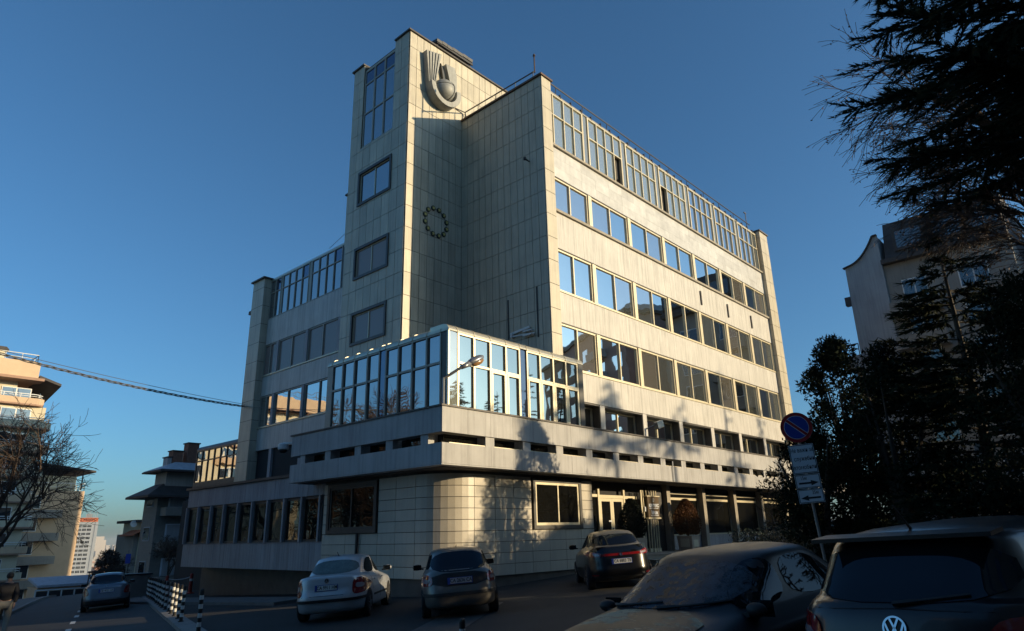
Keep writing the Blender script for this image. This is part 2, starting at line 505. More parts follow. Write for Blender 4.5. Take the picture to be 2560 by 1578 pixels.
def pieces(name, m, pl, c, us, zs, holes=(), th=0.03, j=0.012, lim=300, rest=None):
    """one slab per cell of a grid, fixed proud of the wall at plane c, with open joints"""
    for a in range(len(us) - 1):
        for b in range(len(zs) - 1):
            u0, u1, z0, z1 = us[a] + j, us[a + 1] - j, zs[b] + j, zs[b + 1] - j
            rs = [r for r in cut((u0, u1, z0, z1), holes) if r[1] - r[0] > 0.05 and r[3] - r[2] > 0.05]
            if not rs: continue
            t = th + rnd.uniform(-0.002, 0.002)
            k = COUNT.get(name, 0)
            mb = STUFF.setdefault(name, (MB(), m))[0] if (rest or k >= lim) else MB()
            for r in rs: PB(mb, pl, c, r[0], r[1], -t, 0.01, r[2], r[3])
            if not (rest or k >= lim):
                mb.build(name, m, BLD); COUNT[name] = k + 1
def lin(a, b, n): return [a + (b - a) * i / n for i in range(n + 1)]
TZ = [25.80 - 1.14 * k for k in range(0, 24)]       # the joints that run round tower and main block
def rows(z0, z1):
    r = [z for z in TZ if z0 + 0.12 < z < z1 - 0.12]
    return sorted([z0] + r + [z1])

# --- cores
mb = MB()
mb.box(0.02, 0.45, 7.12, 26.70, 10.5, 22.85)
mb.box(0.73, 0.78, 4.62, 26.69, 1.119, 7.118)
mb.box(0.02, 1.12, -1.5, 26.70, 10.49, 7.119)
mb.build('wall', 'tile_joint', BLD)
mb = MB().box(-3.40, 5.67, 4.0, 0.02, 10.60, 26.75).box(0.021, 5.67, 22.86, 7.0, 10.60, 26.75)
for r in cut((5.671, 10.599, 4.0, 26.749), [(6.85, 9.62, 21.38, 27.0), (6.85, 9.57, 17.97, 19.85), (6.85, 9.57, 13.87, 15.50), (6.85, 9.57, 10.45, 12.05)]):
    PB(mb, 'x', -3.67, r[0], r[1], 0, .269, r[2], r[3])
mb.build('tower_wall', 'tile_joint', BLD)
MB().box(-3.15, 10.601, -1.5, 0.019, 20.25, 16.3).build('wing_wall', 'dark_core', BLD)
# lump behind the wing parapet with its cap
MB().box(-3.3, 10.61, 16.31, -0.5, 11.25, 19.36).build('stair_head', 'tile', BLD)
MB().box(-3.38, 10.605, 19.361, -0.4, 11.34, 19.45).build('stair_head_cap', 'cap', BLD)

# --- stair tower: tiles
glz = (6.85, 9.62, 21.38, 27.0)
wins = [(6.80, 9.62, 17.92, 19.90), (6.80, 9.62, 13.82, 15.55), (6.80, 9.62, 10.40, 12.10)]
pieces('facing_tile', 'tile', 'y', 5.67, lin(-3.67, 0.0, 8), rows(8.0, 26.72))
pieces('facing_tile', 'tile', 'y', 5.67, lin(0.0, 6.9, 15), rows(22.86, 26.72))
pieces('facing_tile', 'tile', 'x', -3.67, lin(5.70, 10.58, 8), rows(8.0, 26.72), holes=[glz] + wins)
pieces('facing_tile', 'tile', 'x', 0.02, lin(0.03, 5.64, 13), rows(8.0, 22.95), rest=True)
MB().box(-3.78, 5.56, 26.751, 7.1, 6.86, 26.84).box(-3.78, 9.60, 26.752, 7.1, 10.72, 26.84).box(-3.3, 6.861, 26.753, 7.1, 9.599, 26.80).build('roof_cap', 'cap', BLD)
# tower glazing: three bays of two tall lights under a dark spandrel row
frame_unit('tower_glazing', 'x', -3.64, 6.87, 9.60, 21.42, 26.30, us=lin(6.87, 9.60, 3)[1:-1], zs=(23.52, 25.42), fm='gap_panel', fw=.08, mw=.09,  # frame colour darkened for the shaded side
           pm=lambda i, j: 'glass_spandrel' if j == 2 else 'glass_side')
mb = MB()
mb.box(-3.6, 6.86, 26.301, -3.3, 9.61, 26.40).build('glazing_head', 'frame', BLD)
for k, (a, b, c, d) in enumerate(wins):
    # heavy dark surround standing proud of the tiles
    mb = MB()
    for q in ((a, b, d - .14, d), (a, b, c, c + .14), (a, a + .13, c + .14, d - .14), (b - .13, b, c + .14, d - .14)):
        PB(mb, 'x', -3.67, q[0], q[1], -0.09, 0.05, q[2], q[3])
    sr = mb.build('window_surround', 'frame_dark', BLD)
    frame_unit('window', 'x', -3.66, a + .13, b - .13, c + .14, d - .14, us=((a + b) / 2,), fw=.05, mw=.05, dep=0.06, inset=0.03,
               pm='glass_side' if k == 0 else 'glass_blind')

# --- main front: piers, ribbon windows, spandrels
pieces('facing_tile', 'tile', 'y', 0.02, [0.0, 0.72], rows(8.0, 22.95))
pieces('facing_tile', 'tile', 'y', 0.02, [25.32, 26.02, 26.72], rows(3.0, 22.9))
pieces('facing_tile', 'tile', 'x', 25.32, [0.03, 0.26], rows(5.0, 22.9))
MB().box(0.021, 0.021, 4.63, 0.71, 0.449, 22.94).build('pier', 'tile_joint', BLD)
MB().box(25.321, 0.021, 4.63, 26.699, 0.449, 22.9).build('pier', 'tile_joint', BLD)
MB().box(-0.10, -0.09, 22.951, 0.80, 0.5, 23.05).box(-0.10, 0.501, 22.951, 0.35, 5.62, 23.05).build('parapet_cap', 'cap_rust', BLD)
MB().box(25.25, -0.09, 22.921, 26.82, 0.9, 23.02).build('pier_cap', 'cap', BLD)
MB().box(0.3, 0.45, 22.851, 26.7, 10.5, 22.92).build('roof', 'roof_felt', BLD)
B = 3.588
bays = [(0.74, 3.67)] + [(3.95 + B * k, 3.67 + B * (k + 1)) for k in range(5)] + [(3.95 + B * 5, 25.16)]
def sky_or(z): return 'glass_front'
for zi, (z0, z1, sill) in enumerate(((16.12, 17.87, True), (12.07, 14.12, False), (8.50, 10.51, False))):
    for k, (a, b) in enumerate(bays):
        frame_unit('window', 'y', 0.29, a, b, z0, z1, us=((a + b) / 2,), fw=.075, mw=.07, dep=0.14, inset=0.07, pm=lambda i, j: rnd.choice(('glass_front', 'glass_front', 'glass_front', 'glass_haze', 'glass_haze', 'glass_curtain')))
    for k in range(6):
        a, b = bays[k][1], bays[k + 1][0]
        MB().box(a + .004, 0.225, z0 + .01, b - .004, 0.44, z1 - .01).build('mullion_cover', 'frame', BLD)
    MB().box(bays[-1][1] + .004, .24, z0 + .01, 25.318, .44, z1 - .01).build('mullion_cover', 'frame', BLD)
    if sill: MB().box(0.725, 0.13, z0 - 0.13, 25.315, 0.44, z0 - 0.005).build('sill', 'step_stone', BLD)
    else: MB().box(0.725, 0.20, z0 - 0.07, 25.315, 0.44, z0 - 0.005).build('sill', 'frame', BLD)
    MB().box(0.73, 0.275, z1 + 0.002, 25.31, 0.44, z1 + 0.035).build('window_head', 'frame_dark', BLD)
def spandrel(z0, z1, n, name='spandrel_panel', m='wall_panel', nz=1):
    MB().box(0.725, 0.262, z0, 25.315, 0.449, z1).build('spandrel_backing', 'panel_joint', BLD)
    pieces(name, m, 'y', 0.262, lin(0.73, 25.31, n), lin(z0, z1, nz), th=0.022, j=0.002)
spandrel(14.16, 15.985, 42); spandrel(10.55, 11.99, 42); spandrel(7.13, 8.42, 42)
spandrel(17.91, 19.52, 20, 'marble_slab', 'marble', 3)
# top glazing
MB().box(0.725, 0.12, 19.521, 25.315, 0.44, 19.63).build('sill', 'step_stone', BLD)
gb = [(0.74, 3.56, [1.11, 1.97, 2.76])] + [(4.04 + B * k, 4.04 + B * k + 3.10, None) for k in range(6)]
for k, (a, b, us) in enumerate(gb):
    b = min(b, 25.30)
    us = us or lin(a, b, 4)[1:-1]
    op = {1: (3, 0), 3: (0, 0)}.get(k)
    fr = frame_unit('ribbon_glazing', 'y', 0.22, a, b, 19.64, 22.60, us=us, zs=(21.40,), fw=.06, mw=.055, dep=.16, inset=.07, pm='glass_top' if k < 4 else 'glass_haze',  # left bays: curtains and bright sky reflection put into a pale glass tint
               skip=(op,) if op else ())
    if op:      # an opened light: the sash swung inwards, leaving a dark gap
        e = [a] + list(us) + [b]; i = op[0]
        u0, u1 = e[i] + .05, e[i + 1] - .05
        if k == 1:      # tilted in at the head
            MB().prism([(0, 0), (0.02, 0), (0.62, 1.62), (0.60, 1.62)], (u0, 0.30, 19.74), (0, 1, 0), (0, 0, 1), (u1 - u0, 0, 0)).build('opened_sash', 'glass_low', fr)
        else:
            MB().prism([(0, 0), (0.02, 0), (0.40, 0.55), (0.38, 0.55)], (u0, 0.30, 19.74), (1, 0, 0), (0, 1, 0), (0, 0, 1.6)).build('opened_sash', 'glass_low', fr)
for k in range(6):
    a, b = gb[k][1], gb[k + 1][0]
    MB().box(a + .003, .27, 19.64, b - .003, .42, 22.60).build('gap_panel', 'glass_gap', BLD)
    MB().box(a + .003, .215, 19.64, a + .045, .249, 22.60).box(b - .045, .215, 19.64, b - .003, .249, 22.60).build('gap_trim', 'frame', BLD)
prof = [(0, 0)] + [(-0.0 + 0.24 * math.sin(t), 0.24 * math.cos(t) - 0.0) for t in lin(-math.pi / 2, 0, 6)] + [(0.3, 0.24)]
def bullnose(o, u, v, w, n, name='edge_trim'):
    MB().prism([(p[0] , p[1]) for p in prof] + [(0.3, 0)], o, u, v, w).build(name, 'bullnose', BLD, smooth=False)
bullnose((0.73, 0.46, 22.605), (0, 1, 0), (0, 0, 1), (24.58, 0, 0), 6)
for k in range(28):
    x = 0.9 + k * 0.88
    if x < 25.2: MB().box(x - .012, 0.205, 22.60, x + .012, 0.5, 22.86).build('edge_seam', 'frame_dark', BLD)

# row of recessed windows behind the terrace parapet
for k in range(6):
    a = 3.60 + B * k
    MB().box(a, 0.245, 4.63, a + 0.36, .779, 7.117).build('terrace_pier', 'wall_panel', BLD)
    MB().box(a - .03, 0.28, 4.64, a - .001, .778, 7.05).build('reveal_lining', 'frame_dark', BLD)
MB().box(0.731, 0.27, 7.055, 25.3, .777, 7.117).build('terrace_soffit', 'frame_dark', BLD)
for k in range(7):
    a = 0.74 if k == 0 else 3.97 + B * (k - 1)
    b = 3.60 + B * k if k < 6 else 25.3
    frame_unit('terrace_window', 'y', .67, a, b - .04, 4.8, 7.04, us=((a + b) / 2,), fw=.07, mw=.07, dep=.09, pm='glass_front')

# --- left wing
MB().box(-3.7, 18.98, 3.9, -2.6, 20.35, 16.60).build('wing_pier', 'tile', BLD)
MB().box(-3.82, 18.88, 16.601, -2.5, 20.48, 16.69).build('wing_pier_cap', 'cap', BLD)
mb = MB()
for z in [16.03 - 1.14 * k for k in range(11)]: MB().box(-3.702, 18.978, z - .012, -2.598, 20.352, z + .012).build('wing_pier_joint', 'tile_joint', BLD)
X = -3.28
wb = [(11.35, 14.20), (14.46, 17.32), (17.58, 18.97)]
wbg = [(11.40, 14.40), (14.66, 17.56), (17.72, 18.96)]
MB().box(-3.16, 10.62, 16.301, -0.5, 18.97, 16.42).build('wing_roof', 'roof_felt', BLD)
for a, b in wbg:
    n = 4 if b - a > 2 else 2
    frame_unit('wing_glazing', 'x', X, a, b, 14.05, 16.48, us=lin(a, b, n)[1:-1], zs=(15.68,), fw=.05, mw=.05, dep=.1, inset=.05, fm='gap_panel',  # shade of this side put into a duller frame colour
               pm=lambda i, j: 'glass_spandrel' if (j == 1 and i == 0) else 'glass_side')
MB().box(X + .02, 10.63, 14.05, X + .1, 11.39, 16.45).build('blank_panel', 'frame_dark', BLD)
for i in range(2):
    MB().box(X + .03, wbg[i][1] + .003, 14.05, X + .09, wbg[i + 1][0] - .003, 16.45).build('gap_panel', 'gap_panel', BLD)
MB().prism([(p[0], p[1]) for p in prof] + [(0.3, 0)], (X + .24, 10.63, 16.485), (1, 0, 0), (0, 0, 1), (0, 8.34, 0)).build('edge_trim', 'bullnose', BLD)
for zi, (z0, z1) in enumerate(((10.62, 12.42), (7.62, 9.36))):
    for a, b in wb:
        us = ((a + b) / 2,)
        frame_unit('window', 'x', X, a, b, z0, z1, us=us, fw=.05, mw=.05, dep=.1, inset=.06, fm='gap_panel', pm='glass_blind' if zi == 0 else 'glass_wavy')  # frames darker than on the front, shade put into the colour
    for ya, yb in ((14.21, 14.45), (17.33, 17.57), (10.62, 11.34)): MB().box(X - .06, ya, z0, X + .1, yb, z1).build('mullion_cover', 'annex_panel', BLD)
    MB().box(X - .05, 10.62, z0 - .07, X + .1, 18.97, z0 - .004).build('sill', 'frame', BLD)
def wspan(z0, z1):
    MB().box(X + .02, 10.62, z0, X + .12, 18.975, z1).build('spandrel_backing', 'panel_joint', BLD)
    pieces('spandrel_panel', 'wall_panel', 'x', X + .02, lin(10.63, 18.97, 12), [z0, z1], th=.022, j=0.003)
wspan(12.46, 14.03); wspan(9.40, 10.54); wspan(6.32, 7.54)
MB().box(X + .9, 10.62, 4.1, X + 1.0, 18.97, 6.319).build('recess_wall', 'dark_core', BLD)
for a, b in ((11.4, 14.2), (14.4, 17.2), (17.5, 18.96)):
    frame_unit('terrace_window', 'x', X + .7, a, b, 4.4, 6.28, us=((a + b) / 2,), fw=.06, mw=.06, dep=.09, pm='glass_wavy')
for ya, yb in ((14.18, 14.42), (17.2, 17.48)): MB().box(X, ya, 4.1, X + .75, yb, 6.32).build('terrace_pier', 'annex_panel', BLD)

# --- annex under the wing: two ribbed bands with a long window between
AX = -7.0
MB().box(AX + .12, 5.55, 0.44, -3.3, 18.0, 4.02).box(-3.45, 18.01, -2.5, -1.0, 27.5, 4.02).build('annex_wall', 'dark_core', BLD)
MB().box(AX + 1.0, 5.6, -3, -3.3, 18.0, 0.439).build('undercroft_wall', 'plinth', BLD)
MB().box(AX - .10, 5.5, 4.021, -3.3, 18.25, 4.13).build('annex_roof', 'cap', BLD)
for z0, z1 in ((3.19, 4.01), (0.44, 1.47)):
    pieces('ribbed_panel', 'annex_panel', 'x', AX + .09, lin(5.52, 18.1, 34), [z0, z1], th=.09, j=0.006)
ms = [5.52, 6.06, 7.37, 8.72, 10.06, 11.4, 12.72, 14.07, 15.40, 16.75, 18.05]
for i in range(len(ms) - 1):
    frame_unit('annex_window', 'x', AX + .06, ms[i] + .06, ms[i + 1] - .06, 1.49, 3.17, fw=.09, dep=.06, inset=.03, fm='frame_dark', pm='glass_low')
for y in ms: MB().box(AX - .06, y - .055, 1.48, AX + .12, y + .055, 3.18).build('annex_mullion', 'annex_panel', BLD)
MB().box(AX - .03, 5.5, 1.472, AX + .1, 18.1, 1.488).build('sill', 'annex_panel', BLD)

# --- glass lantern beyond the wing pier
frame_unit('roof_lantern', 'x', -3.4, 20.6, 26.4, 5.0, 7.0, us=lin(20.6, 26.4, 7)[1:-1], zs=(6.35,), fw=.07, mw=.07, pm='glass_wavy', fm='frame_dark')
MB().box(-3.29, 20.61, 4.03, -1.2, 26.38, 6.9).build('lantern_core', 'dark_core', BLD)
MB().prism([(p[0] * 1.3, p[1] * 1.2) for p in prof] + [(0.39, 0)], (-3.1, 20.6, 7.001), (1, 0, 0), (0, 0, 1), (0, 5.8, 0)).build('edge_trim', 'frame_dark', BLD)
MB().box(-3.42, 20.6, 4.03, -3.3, 26.4, 4.99).build('lantern_base', 'cap', BLD)

# --- projecting base: two bands with a slot of strip windows
PX, PY, PL, PR = -8.05, -2.07, 6.62, 30.0
def ring(name, m, z0, z1, out=0.0, th=0.35):
    mb = MB()
    mb.box(PX - out, PY - out, z0, PR, PY + th, z1)
    mb.box(PX - out, PY + th + .001, z0, PX + th, PL + out, z1)
    return mb.build(name, m, BLD)
ring('band_backing', 'panel_joint', 4.60, 5.385); ring('band_backing', 'panel_joint', 3.66, 4.285)
ring('band_coping', 'cap', 5.386, 5.44, 0.07, .5)
ring('band_edge', 'band', 3.62, 3.659, 0.03, .4)
for z0, z1 in ((4.60, 5.384), (3.662, 4.285)):
    pieces('band_panel', 'band', 'y', PY, lin(PX - .02, PR, 36), [z0, z1], th=.025, j=0.003)
    pieces('band_panel', 'band', 'x', PX, lin(PY, PL, 8), [z0, z1], th=.025, j=0.003)
ring('slot_glass', 'glass_low', 4.30, 4.598, -0.42, .46)
MB().box(PX + .47, PY + .47, 3.70, PR - .1, 1.0, 4.62).box(PX + .47, 1.001, 3.70, -3.2, PL - .05, 4.62).build('terrace_floor', 'roof_felt', BLD)
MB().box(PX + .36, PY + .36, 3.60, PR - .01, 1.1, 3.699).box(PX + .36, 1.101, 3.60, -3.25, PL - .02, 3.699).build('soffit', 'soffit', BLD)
sx = [(182, .0)]
posts = [-6.13 + 1.794 * k for k in range(20)]
for x in posts:
    MB().box(x - .02, PY + .03, 4.286, x + .38, PY + .6, 4.599).build('slot_post', 'band', BLD)
for y in (-1.22, 0.55, 2.30, 4.14, 5.85):
    MB().box(PX + .03, y - .18, 4.286, PX + .6, y + .18, 4.599).build('slot_post', 'band', BLD)
xs = [-7.7] + posts
for a, b in zip(xs[:-1], xs[1:]):
    MB().box((a + .40) if a > -7.7 else a, PY + .05, 4.287, b - .03, PY + .34, 4.315).build('slot_sill', 'frame', BLD)

# --- glass box on the terrace
GX, GY, GL, GR, GZ = -6.67, -0.80, 6.68, 1.0, 8.38
MB().box(GX + .16, GY + .16, 4.62, 0.7, 0.0, 8.3).box(GX + .16, 0.001, 4.62, -3.7, GL - .16, 8.3).build('glass_box_core', 'dark_core', BLD)
fx = [(-6.23, -2.98, [-5.43, -4.61, -3.77]), (-2.60, 0.64, [-1.81, -.99, -.17])]
for k, (a, b, us) in enumerate(fx):
    def pm(i, j, k=k): return 'glass_box'
    frame_unit('glass_box_glazing', 'y', GY, a, b, 4.65, GZ, us=us, zs=(7.30,), fw=.07, mw=.08, dep=.13, inset=.06, pm=pm)
    e = [a] + us + [b]
    for i in ((2, 3) if k == 0 else (0, 1, 2, 3)):
        u0, u1 = e[i] + .045, e[i + 1] - .045
        MB().box(u0, GY - .02, 4.7, u0 + .07, GY + .05, 7.25).box(u1 - .07, GY - .02, 4.7, u1, GY + .05, 7.25).box(u0 + .07, GY - .02, 7.18, u1 - .07, GY + .05, 7.25).build('sash', 'frame', BLD)
MB().box(-2.975, GY + .05, 4.65, -2.605, GY + .12, GZ).build('gap_panel', 'glass_spandrel', BLD)
MB().box(GX + .02, GY + .02, 4.62, -6.235, GY + .10, GZ).build('corner_panel', 'glass_gap', BLD)
MB().box(GX - .01, GY - .01, 4.62, GX + .055, GY + .055, GZ).box(0.645, GY + .03, 4.62, GR - .05, GY + .14, GZ).build('corner_post', 'frame', BLD)
MB().box(0.70, GY + .01, 4.62, GR, GY + .029, GZ).build('corner_panel', 'frame_dark', BLD)
ly = [(-0.42, 2.74, [0.35, 1.15, 1.95]), (3.10, 6.33, [3.88, 4.75, 5.55])]
for k, (a, b, us) in enumerate(ly):
    frame_unit('glass_box_glazing', 'x', GX, a, b, 4.65, GZ, us=us, zs=(7.30,), fw=.07, mw=.08, dep=.13, inset=.06, pm='glass_side', fm='gap_panel')  # duller frame than on the sunlit face, its shade in the colour
MB().box(GX + .04, 2.745, 4.65, GX + .12, 3.095, GZ).build('gap_panel', 'glass_spandrel', BLD)
MB().box(GX + .02, GY + .11, 4.65, GX + .12, -.425, GZ).build('corner_panel', 'frame_dark', BLD)
MB().box(GX + .02, 6.335, 4.65, GX + .12, GL, GZ).build('corner_panel', 'gap_panel', BLD)
# rounded metal eaves
q = [(0.32 * (1 - math.cos(t)), 0.27 * math.sin(t)) for t in lin(0, math.pi / 2, 7)] + [(1.0, .27), (1.0, 0)]
q = [(a - .02, b) for a, b in q]
MB().prism(q, (GX + .0, GY, GZ + .002), (0, 1, 0), (0, 0, 1), (GR - GX, 0, 0)).build('eaves', 'bullnose', BLD)
MB().prism(q, (GX, GY + .99, GZ + .001), (1, 0, 0), (0, 0, 1), (0, GL - GY - .99, 0)).build('eaves', 'bullnose', BLD)
q2 = [(0.32 * (1 - math.cos(t)), 0.27 * math.sin(t)) for t in lin(0, math.pi / 2, 7)]
mb = MB()
for i in range(7):     # mitred corner of the eaves
    (a0, b0), (a1, b1) = q2[i], q2[i + 1]
    mb.quad((GX + a0 - .02, GY + .99, GZ + b0), (GX + a0 - .02, GY + a0 - .021, GZ + b0), (GX + a1 - .02, GY + a1 - .021, GZ + b1), (GX + a1 - .02, GY + .99, GZ + b1))
mb.build('eaves_corner', 'bullnose', BLD)
MB().box(GX + .4, GY + .4, GZ + .23, GR - .3, 0.1, GZ + .262).box(GX + .4, .101, GZ + .23, -3.6, GL - .2, GZ + .262).build('glass_box_roof', 'roof_felt', BLD)
def rib(o, d, w):
    mb = MB()
    u = Vector((0, 0, 1)); d = Vector(d); w = Vector(w)
    rp = [(0.325 * (1 - math.cos(t)) - .035, 0.29 * math.sin(t)) for t in lin(0, math.pi / 2, 7)] + [(.42, .29)]
    rin = [(a + .03, b - .02) for a, b in rp]
    mb.prism(rp + list(reversed(rin)), Vector(o) - w * .018, d, u, w * .036)
    mb.build('eaves_rib', 'frame', BLD)
for x in (-6.25, -5.43, -4.61, -3.77, -2.98, -2.60, -1.81, -.99, -.17, .62): rib((x, GY, GZ), (0, 1, 0), (1, 0, 0))
for y in (-.40, .35, 1.15, 1.95, 2.74, 3.10, 3.88, 4.75, 5.55, 6.33): rib((GX, y, GZ), (1, 0, 0), (0, 1, 0))

# --- ground floor block with the rounded corner
KX, KY, RC, KR = -7.2, -1.2, 1.35, 0.62
mb = MB()
arc = [(KX + .06 + (RC - .06) * (1 - math.cos(t)), KY + .06 + (RC - .06) * (1 - math.sin(t))) for t in lin(0, math.pi / 2, 10)]
poly = [(KX + .06, 5.55)] + arc + [(KR - .02, KY + .06), (KR - .02, 1.05), (-3.3, 1.05), (-3.3, 5.55)]
mb.prism(poly, (0, 0, 0.311), (1, 0, 0), (0, 1, 0), (0, 0, 3.285)).build('ground_floor_wall', 'tile_joint', BLD)
pp = [(x + (.05 if x < -6 else 0), y + (.05 if y < 0 else 0)) for x, y in poly]
MB().prism(pp, (0, 0, -1.6), (1, 0, 0), (0, 1, 0), (0, 0, 1.909)).build('plinth', 'plinth', BLD)
zr = [0.31 + 0.353 * k for k in range(10)]; zr[-1] = 3.52
fwin = (-2.98, -0.15, 1.74, 3.50); lwin = (2.16, 5.18, 1.74, 3.50)
cx = [KX + RC, -4.88, -3.95, -3.03, -2.09, -1.15, -0.22, KR]
pieces('stone_slab', 'stone', 'y', KY + .04, cx, zr, holes=[fwin], th=.04, j=.009)
ly_ = [KY + RC, 1.17, 2.12, 3.05, 4.0, 5.5]
pieces('stone_slab', 'stone', 'x', KX + .04, ly_, zr, holes=[lwin], th=.04, j=.009)
for b in range(len(zr) - 1):        # curved slabs, faintly faceted like fluting
    mb = MB(); n = 9
    o1 = [(KX + RC * (1 - math.cos(t)), KY + RC * (1 - math.sin(t))) for t in lin(0.008, math.pi / 2 - 0.008, n)]
    o2 = [(KX + .07 + (RC - .07) * (1 - math.cos(t)), KY + .07 + (RC - .07) * (1 - math.sin(t))) for t in lin(0.008, math.pi / 2 - 0.008, n)]
    mb.prism(o1 + list(reversed(o2)), (0, 0, zr[b] + .009), (1, 0, 0), (0, 1, 0), (0, 0, zr[b + 1] - zr[b] - .018))
    mb.build('stone_slab', 'stone', BLD)
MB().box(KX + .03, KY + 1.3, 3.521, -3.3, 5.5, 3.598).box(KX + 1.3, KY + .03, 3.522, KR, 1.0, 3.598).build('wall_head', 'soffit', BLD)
for pl, c, (a, b, z0, z1) in (('y', KY, fwin), ('x', KX, lwin)):
    mb = MB()
    for qd in ((a, b, z1 - .13, z1), (a, b, z0, z0 + .13), (a, a + .12, z0 + .13, z1 - .13), (b - .14, b, z0 + .13, z1 - .13)):
        PB(mb, pl, c, qd[0], qd[1], -0.07, 0.12, qd[2], qd[3])
    mb.build('window_surround', 'frame_dark', BLD)
    frame_unit('ground_window', pl, c - .035, a + .12, b - .14, z0 + .13, z1 - .13, us=((a + b) / 2,), fw=.09, mw=.06, dep=.08, inset=.03, pm='glass_low', fm='frame' if pl == 'y' else 'frame_dark')  # side frame gets a dark colour for the shade it stands in
MB().tube([(-7.27, 3.2, 0.3), (-7.27, 3.2, 1.72)], .05, 8).build('drain_pipe', 'dark_metal', BLD)
MB().box(-.02, KY - .04, 1.95, .10, KY - .005, 2.12).build('intercom', 'dull_metal', BLD)

# --- entrance under the overhang, almost flush with the stone block
YD = -.78
def ex(x): return -21.71 + (x + 21.71) * .905
def ez(z): return max(.72, 1.6 + (z - 1.6) * .905)
MB().box(KR, -.55, -1.0, 26.7, 1.115, 3.599).build('entrance_back', 'dark_core', BLD)
cols = [6.91 + 3.45 * k for k in range(7)]
for x in cols:
    MB().box(x - .15, YD - .17, .721, x + .15, YD + .13, 3.60).build('column', 'step_stone', BLD)
def dleaf(u0, u1):
    return frame_unit('door', 'y', YD, ex(u0), ex(u1), .74, ez(3.05), zs=(ez(1.62),), fw=.12, mw=.11, dep=.07, inset=.03, pm='glass_low')
d1 = dleaf(4.14, 5.08); d2 = dleaf(5.09, 6.02)
hx = ex(4.97)
MB().box(hx - .04, YD - .06, 1.58, hx + .03, YD - .005, 1.69).tube([(hx, YD - .08, 1.45), (hx, YD - .08, 1.74)], .018, 6).build('handle', 'black_paint', d1)
MB().box(ex(4.0), YD - .02, .722, ex(4.13), YD + .09, 3.28).build('door_post', 'frame', BLD)
MB().box(ex(6.03), YD - .02, .722, ex(6.16), YD + .09, 3.28).build('door_post', 'frame', BLD)
MB().box(ex(4.131), YD - .01, ez(3.06), ex(6.029), YD + .08, ez(3.20)).build('door_head', 'frame', BLD)
MB().box(KR + .01, YD, ez(3.10), ex(3.999), YD + .07, ez(3.22)).box(ex(6.161), YD, ez(3.06), ex(7.2), YD + .07, ez(3.19)).build('transom', 'frame', BLD)
MB().box(ex(4.75), YD - .02, ez(2.02), ex(4.98), YD - .005, ez(2.09)).build('door_sticker', 'white_paint', d1)
MB().box(ex(6.17), YD + .03, .722, ex(7.3), YD + .06, ez(3.05)).build('side_light', 'glass_low', BLD)
MB().box(KR + .01, YD + .05, .722, ex(3.99), YD + .08, ez(3.09)).build('side_light', 'glass_low', BLD)
def fx_(x): return -21.71 + (x + 21.71) * .9175
for i, x in enumerate((6.85, 7.02, 7.30, 7.52, 7.76, 7.98, 8.18)):
    w = .045 if i == 0 else .02
    MB().box(fx_(x) - w, YD - .22, .721, fx_(x) + w, YD - .18, 3.30).build('screen_bar', 'frame', BLD)
for x in (6.95, 7.35, 7.7, 7.95, 8.15): MB().box(fx_(x) - .08, YD - .25, .7205, fx_(x) + .08, YD - .14, .87).build('screen_foot', 'frame', BLD)
# name board carried on the bars
NX0, NX1, NZ0, NZ1, NY = fx_(7.16), fx_(8.17), 2.15, 3.03, YD - .34
NBD = MB().box(NX0, NY, NZ0, NX1, YD - .235, NZ1).build('name_board', 'sign_brown', BLD)
MB().box(NX0 - .06, NY - .03, NZ1 + .001, NX1 + .06, YD - .235, NZ1 + .04).build('board_edge', 'frame', NBD)
MB().box(NX0 - .06, NY - .03, NZ0 - .06, NX1 + .06, YD - .235, NZ0 - .001).build('board_edge', 'frame', NBD)
nc = (NX0 + NX1) / 2
put_text('\u043a\u0438\u043d\u0442\u0435\u043a\u0441', .25, (nc + .02, NY - .005, 2.66), (1, 0, 0), (0, 0, 1), 'sign_white', 'board_lettering', NBD, .004, .008, .86)
put_text('kintex', .25, (nc + .06, NY - .005, 2.36), (1, 0, 0), (0, 0, 1), 'sign_white', 'board_lettering', NBD, .004, .008, .86)
MB().box(nc - .36, NY - .009, 2.52, nc + .38, NY - .002, 2.545).build('board_rule', 'sign_white', NBD)
MB().box(nc - .26, NY - .009, 2.215, nc + .36, NY - .002, 2.24).build('board_rule', 'sign_white', NBD)
MB().lathe((nc, NY - .006, 2.89), [(.085, -.006), (.085, .004)], 18, 'y').build('board_emblem', 'dull_metal', NBD)
MB().box(nc - .04, NY - .016, 2.84, nc - .02, NY - .011, 2.94).box(nc + .02, NY - .016, 2.84, nc + .04, NY - .011, 2.94).build('board_emblem_bar', 'sign_brown', NBD)
yx = fx_(7.40)
MB().box(yx - .07, YD - .26, 2.36, yx + .07, YD - .23, 2.64).build('yellow_notice', 'sign_yellow', BLD)
MB().obox((yx, YD - .264, 2.56), (.032, 0, .02), (0, .002, 0), (-.012, 0, .03)).build('notice_mark', 'ink', BLD)
MB().box(fx_(7.02), YD - .26, 2.40, fx_(7.13), YD - .23, 2.60).build('white_notice', 'sign_white', BLD)
# lobby bays to the right of the entrance
for i in range(len(cols) - 1):
    a, b = cols[i] + .16, cols[i + 1] - .16
    frame_unit('lobby_window', 'y', YD + .12, a, b, 1.35, 3.30, zs=(3.02,), fw=.07, mw=.11, dep=.07, inset=.03, pm='glass_low')
    MB().box(a, YD + .14, .722, b, YD + .21, 1.345).build('apron_panel', 'annex_panel', BLD)
    MB().box(a + .001, YD + .02, .722, a + .18, YD + .12, 3.5).build('lobby_post', 'frame_dark', BLD)
MB().box(ex(8.35), YD + .06, .722, cols[0] - .16, YD + .16, 3.5).build('dark_panel', 'frame_dark', BLD)
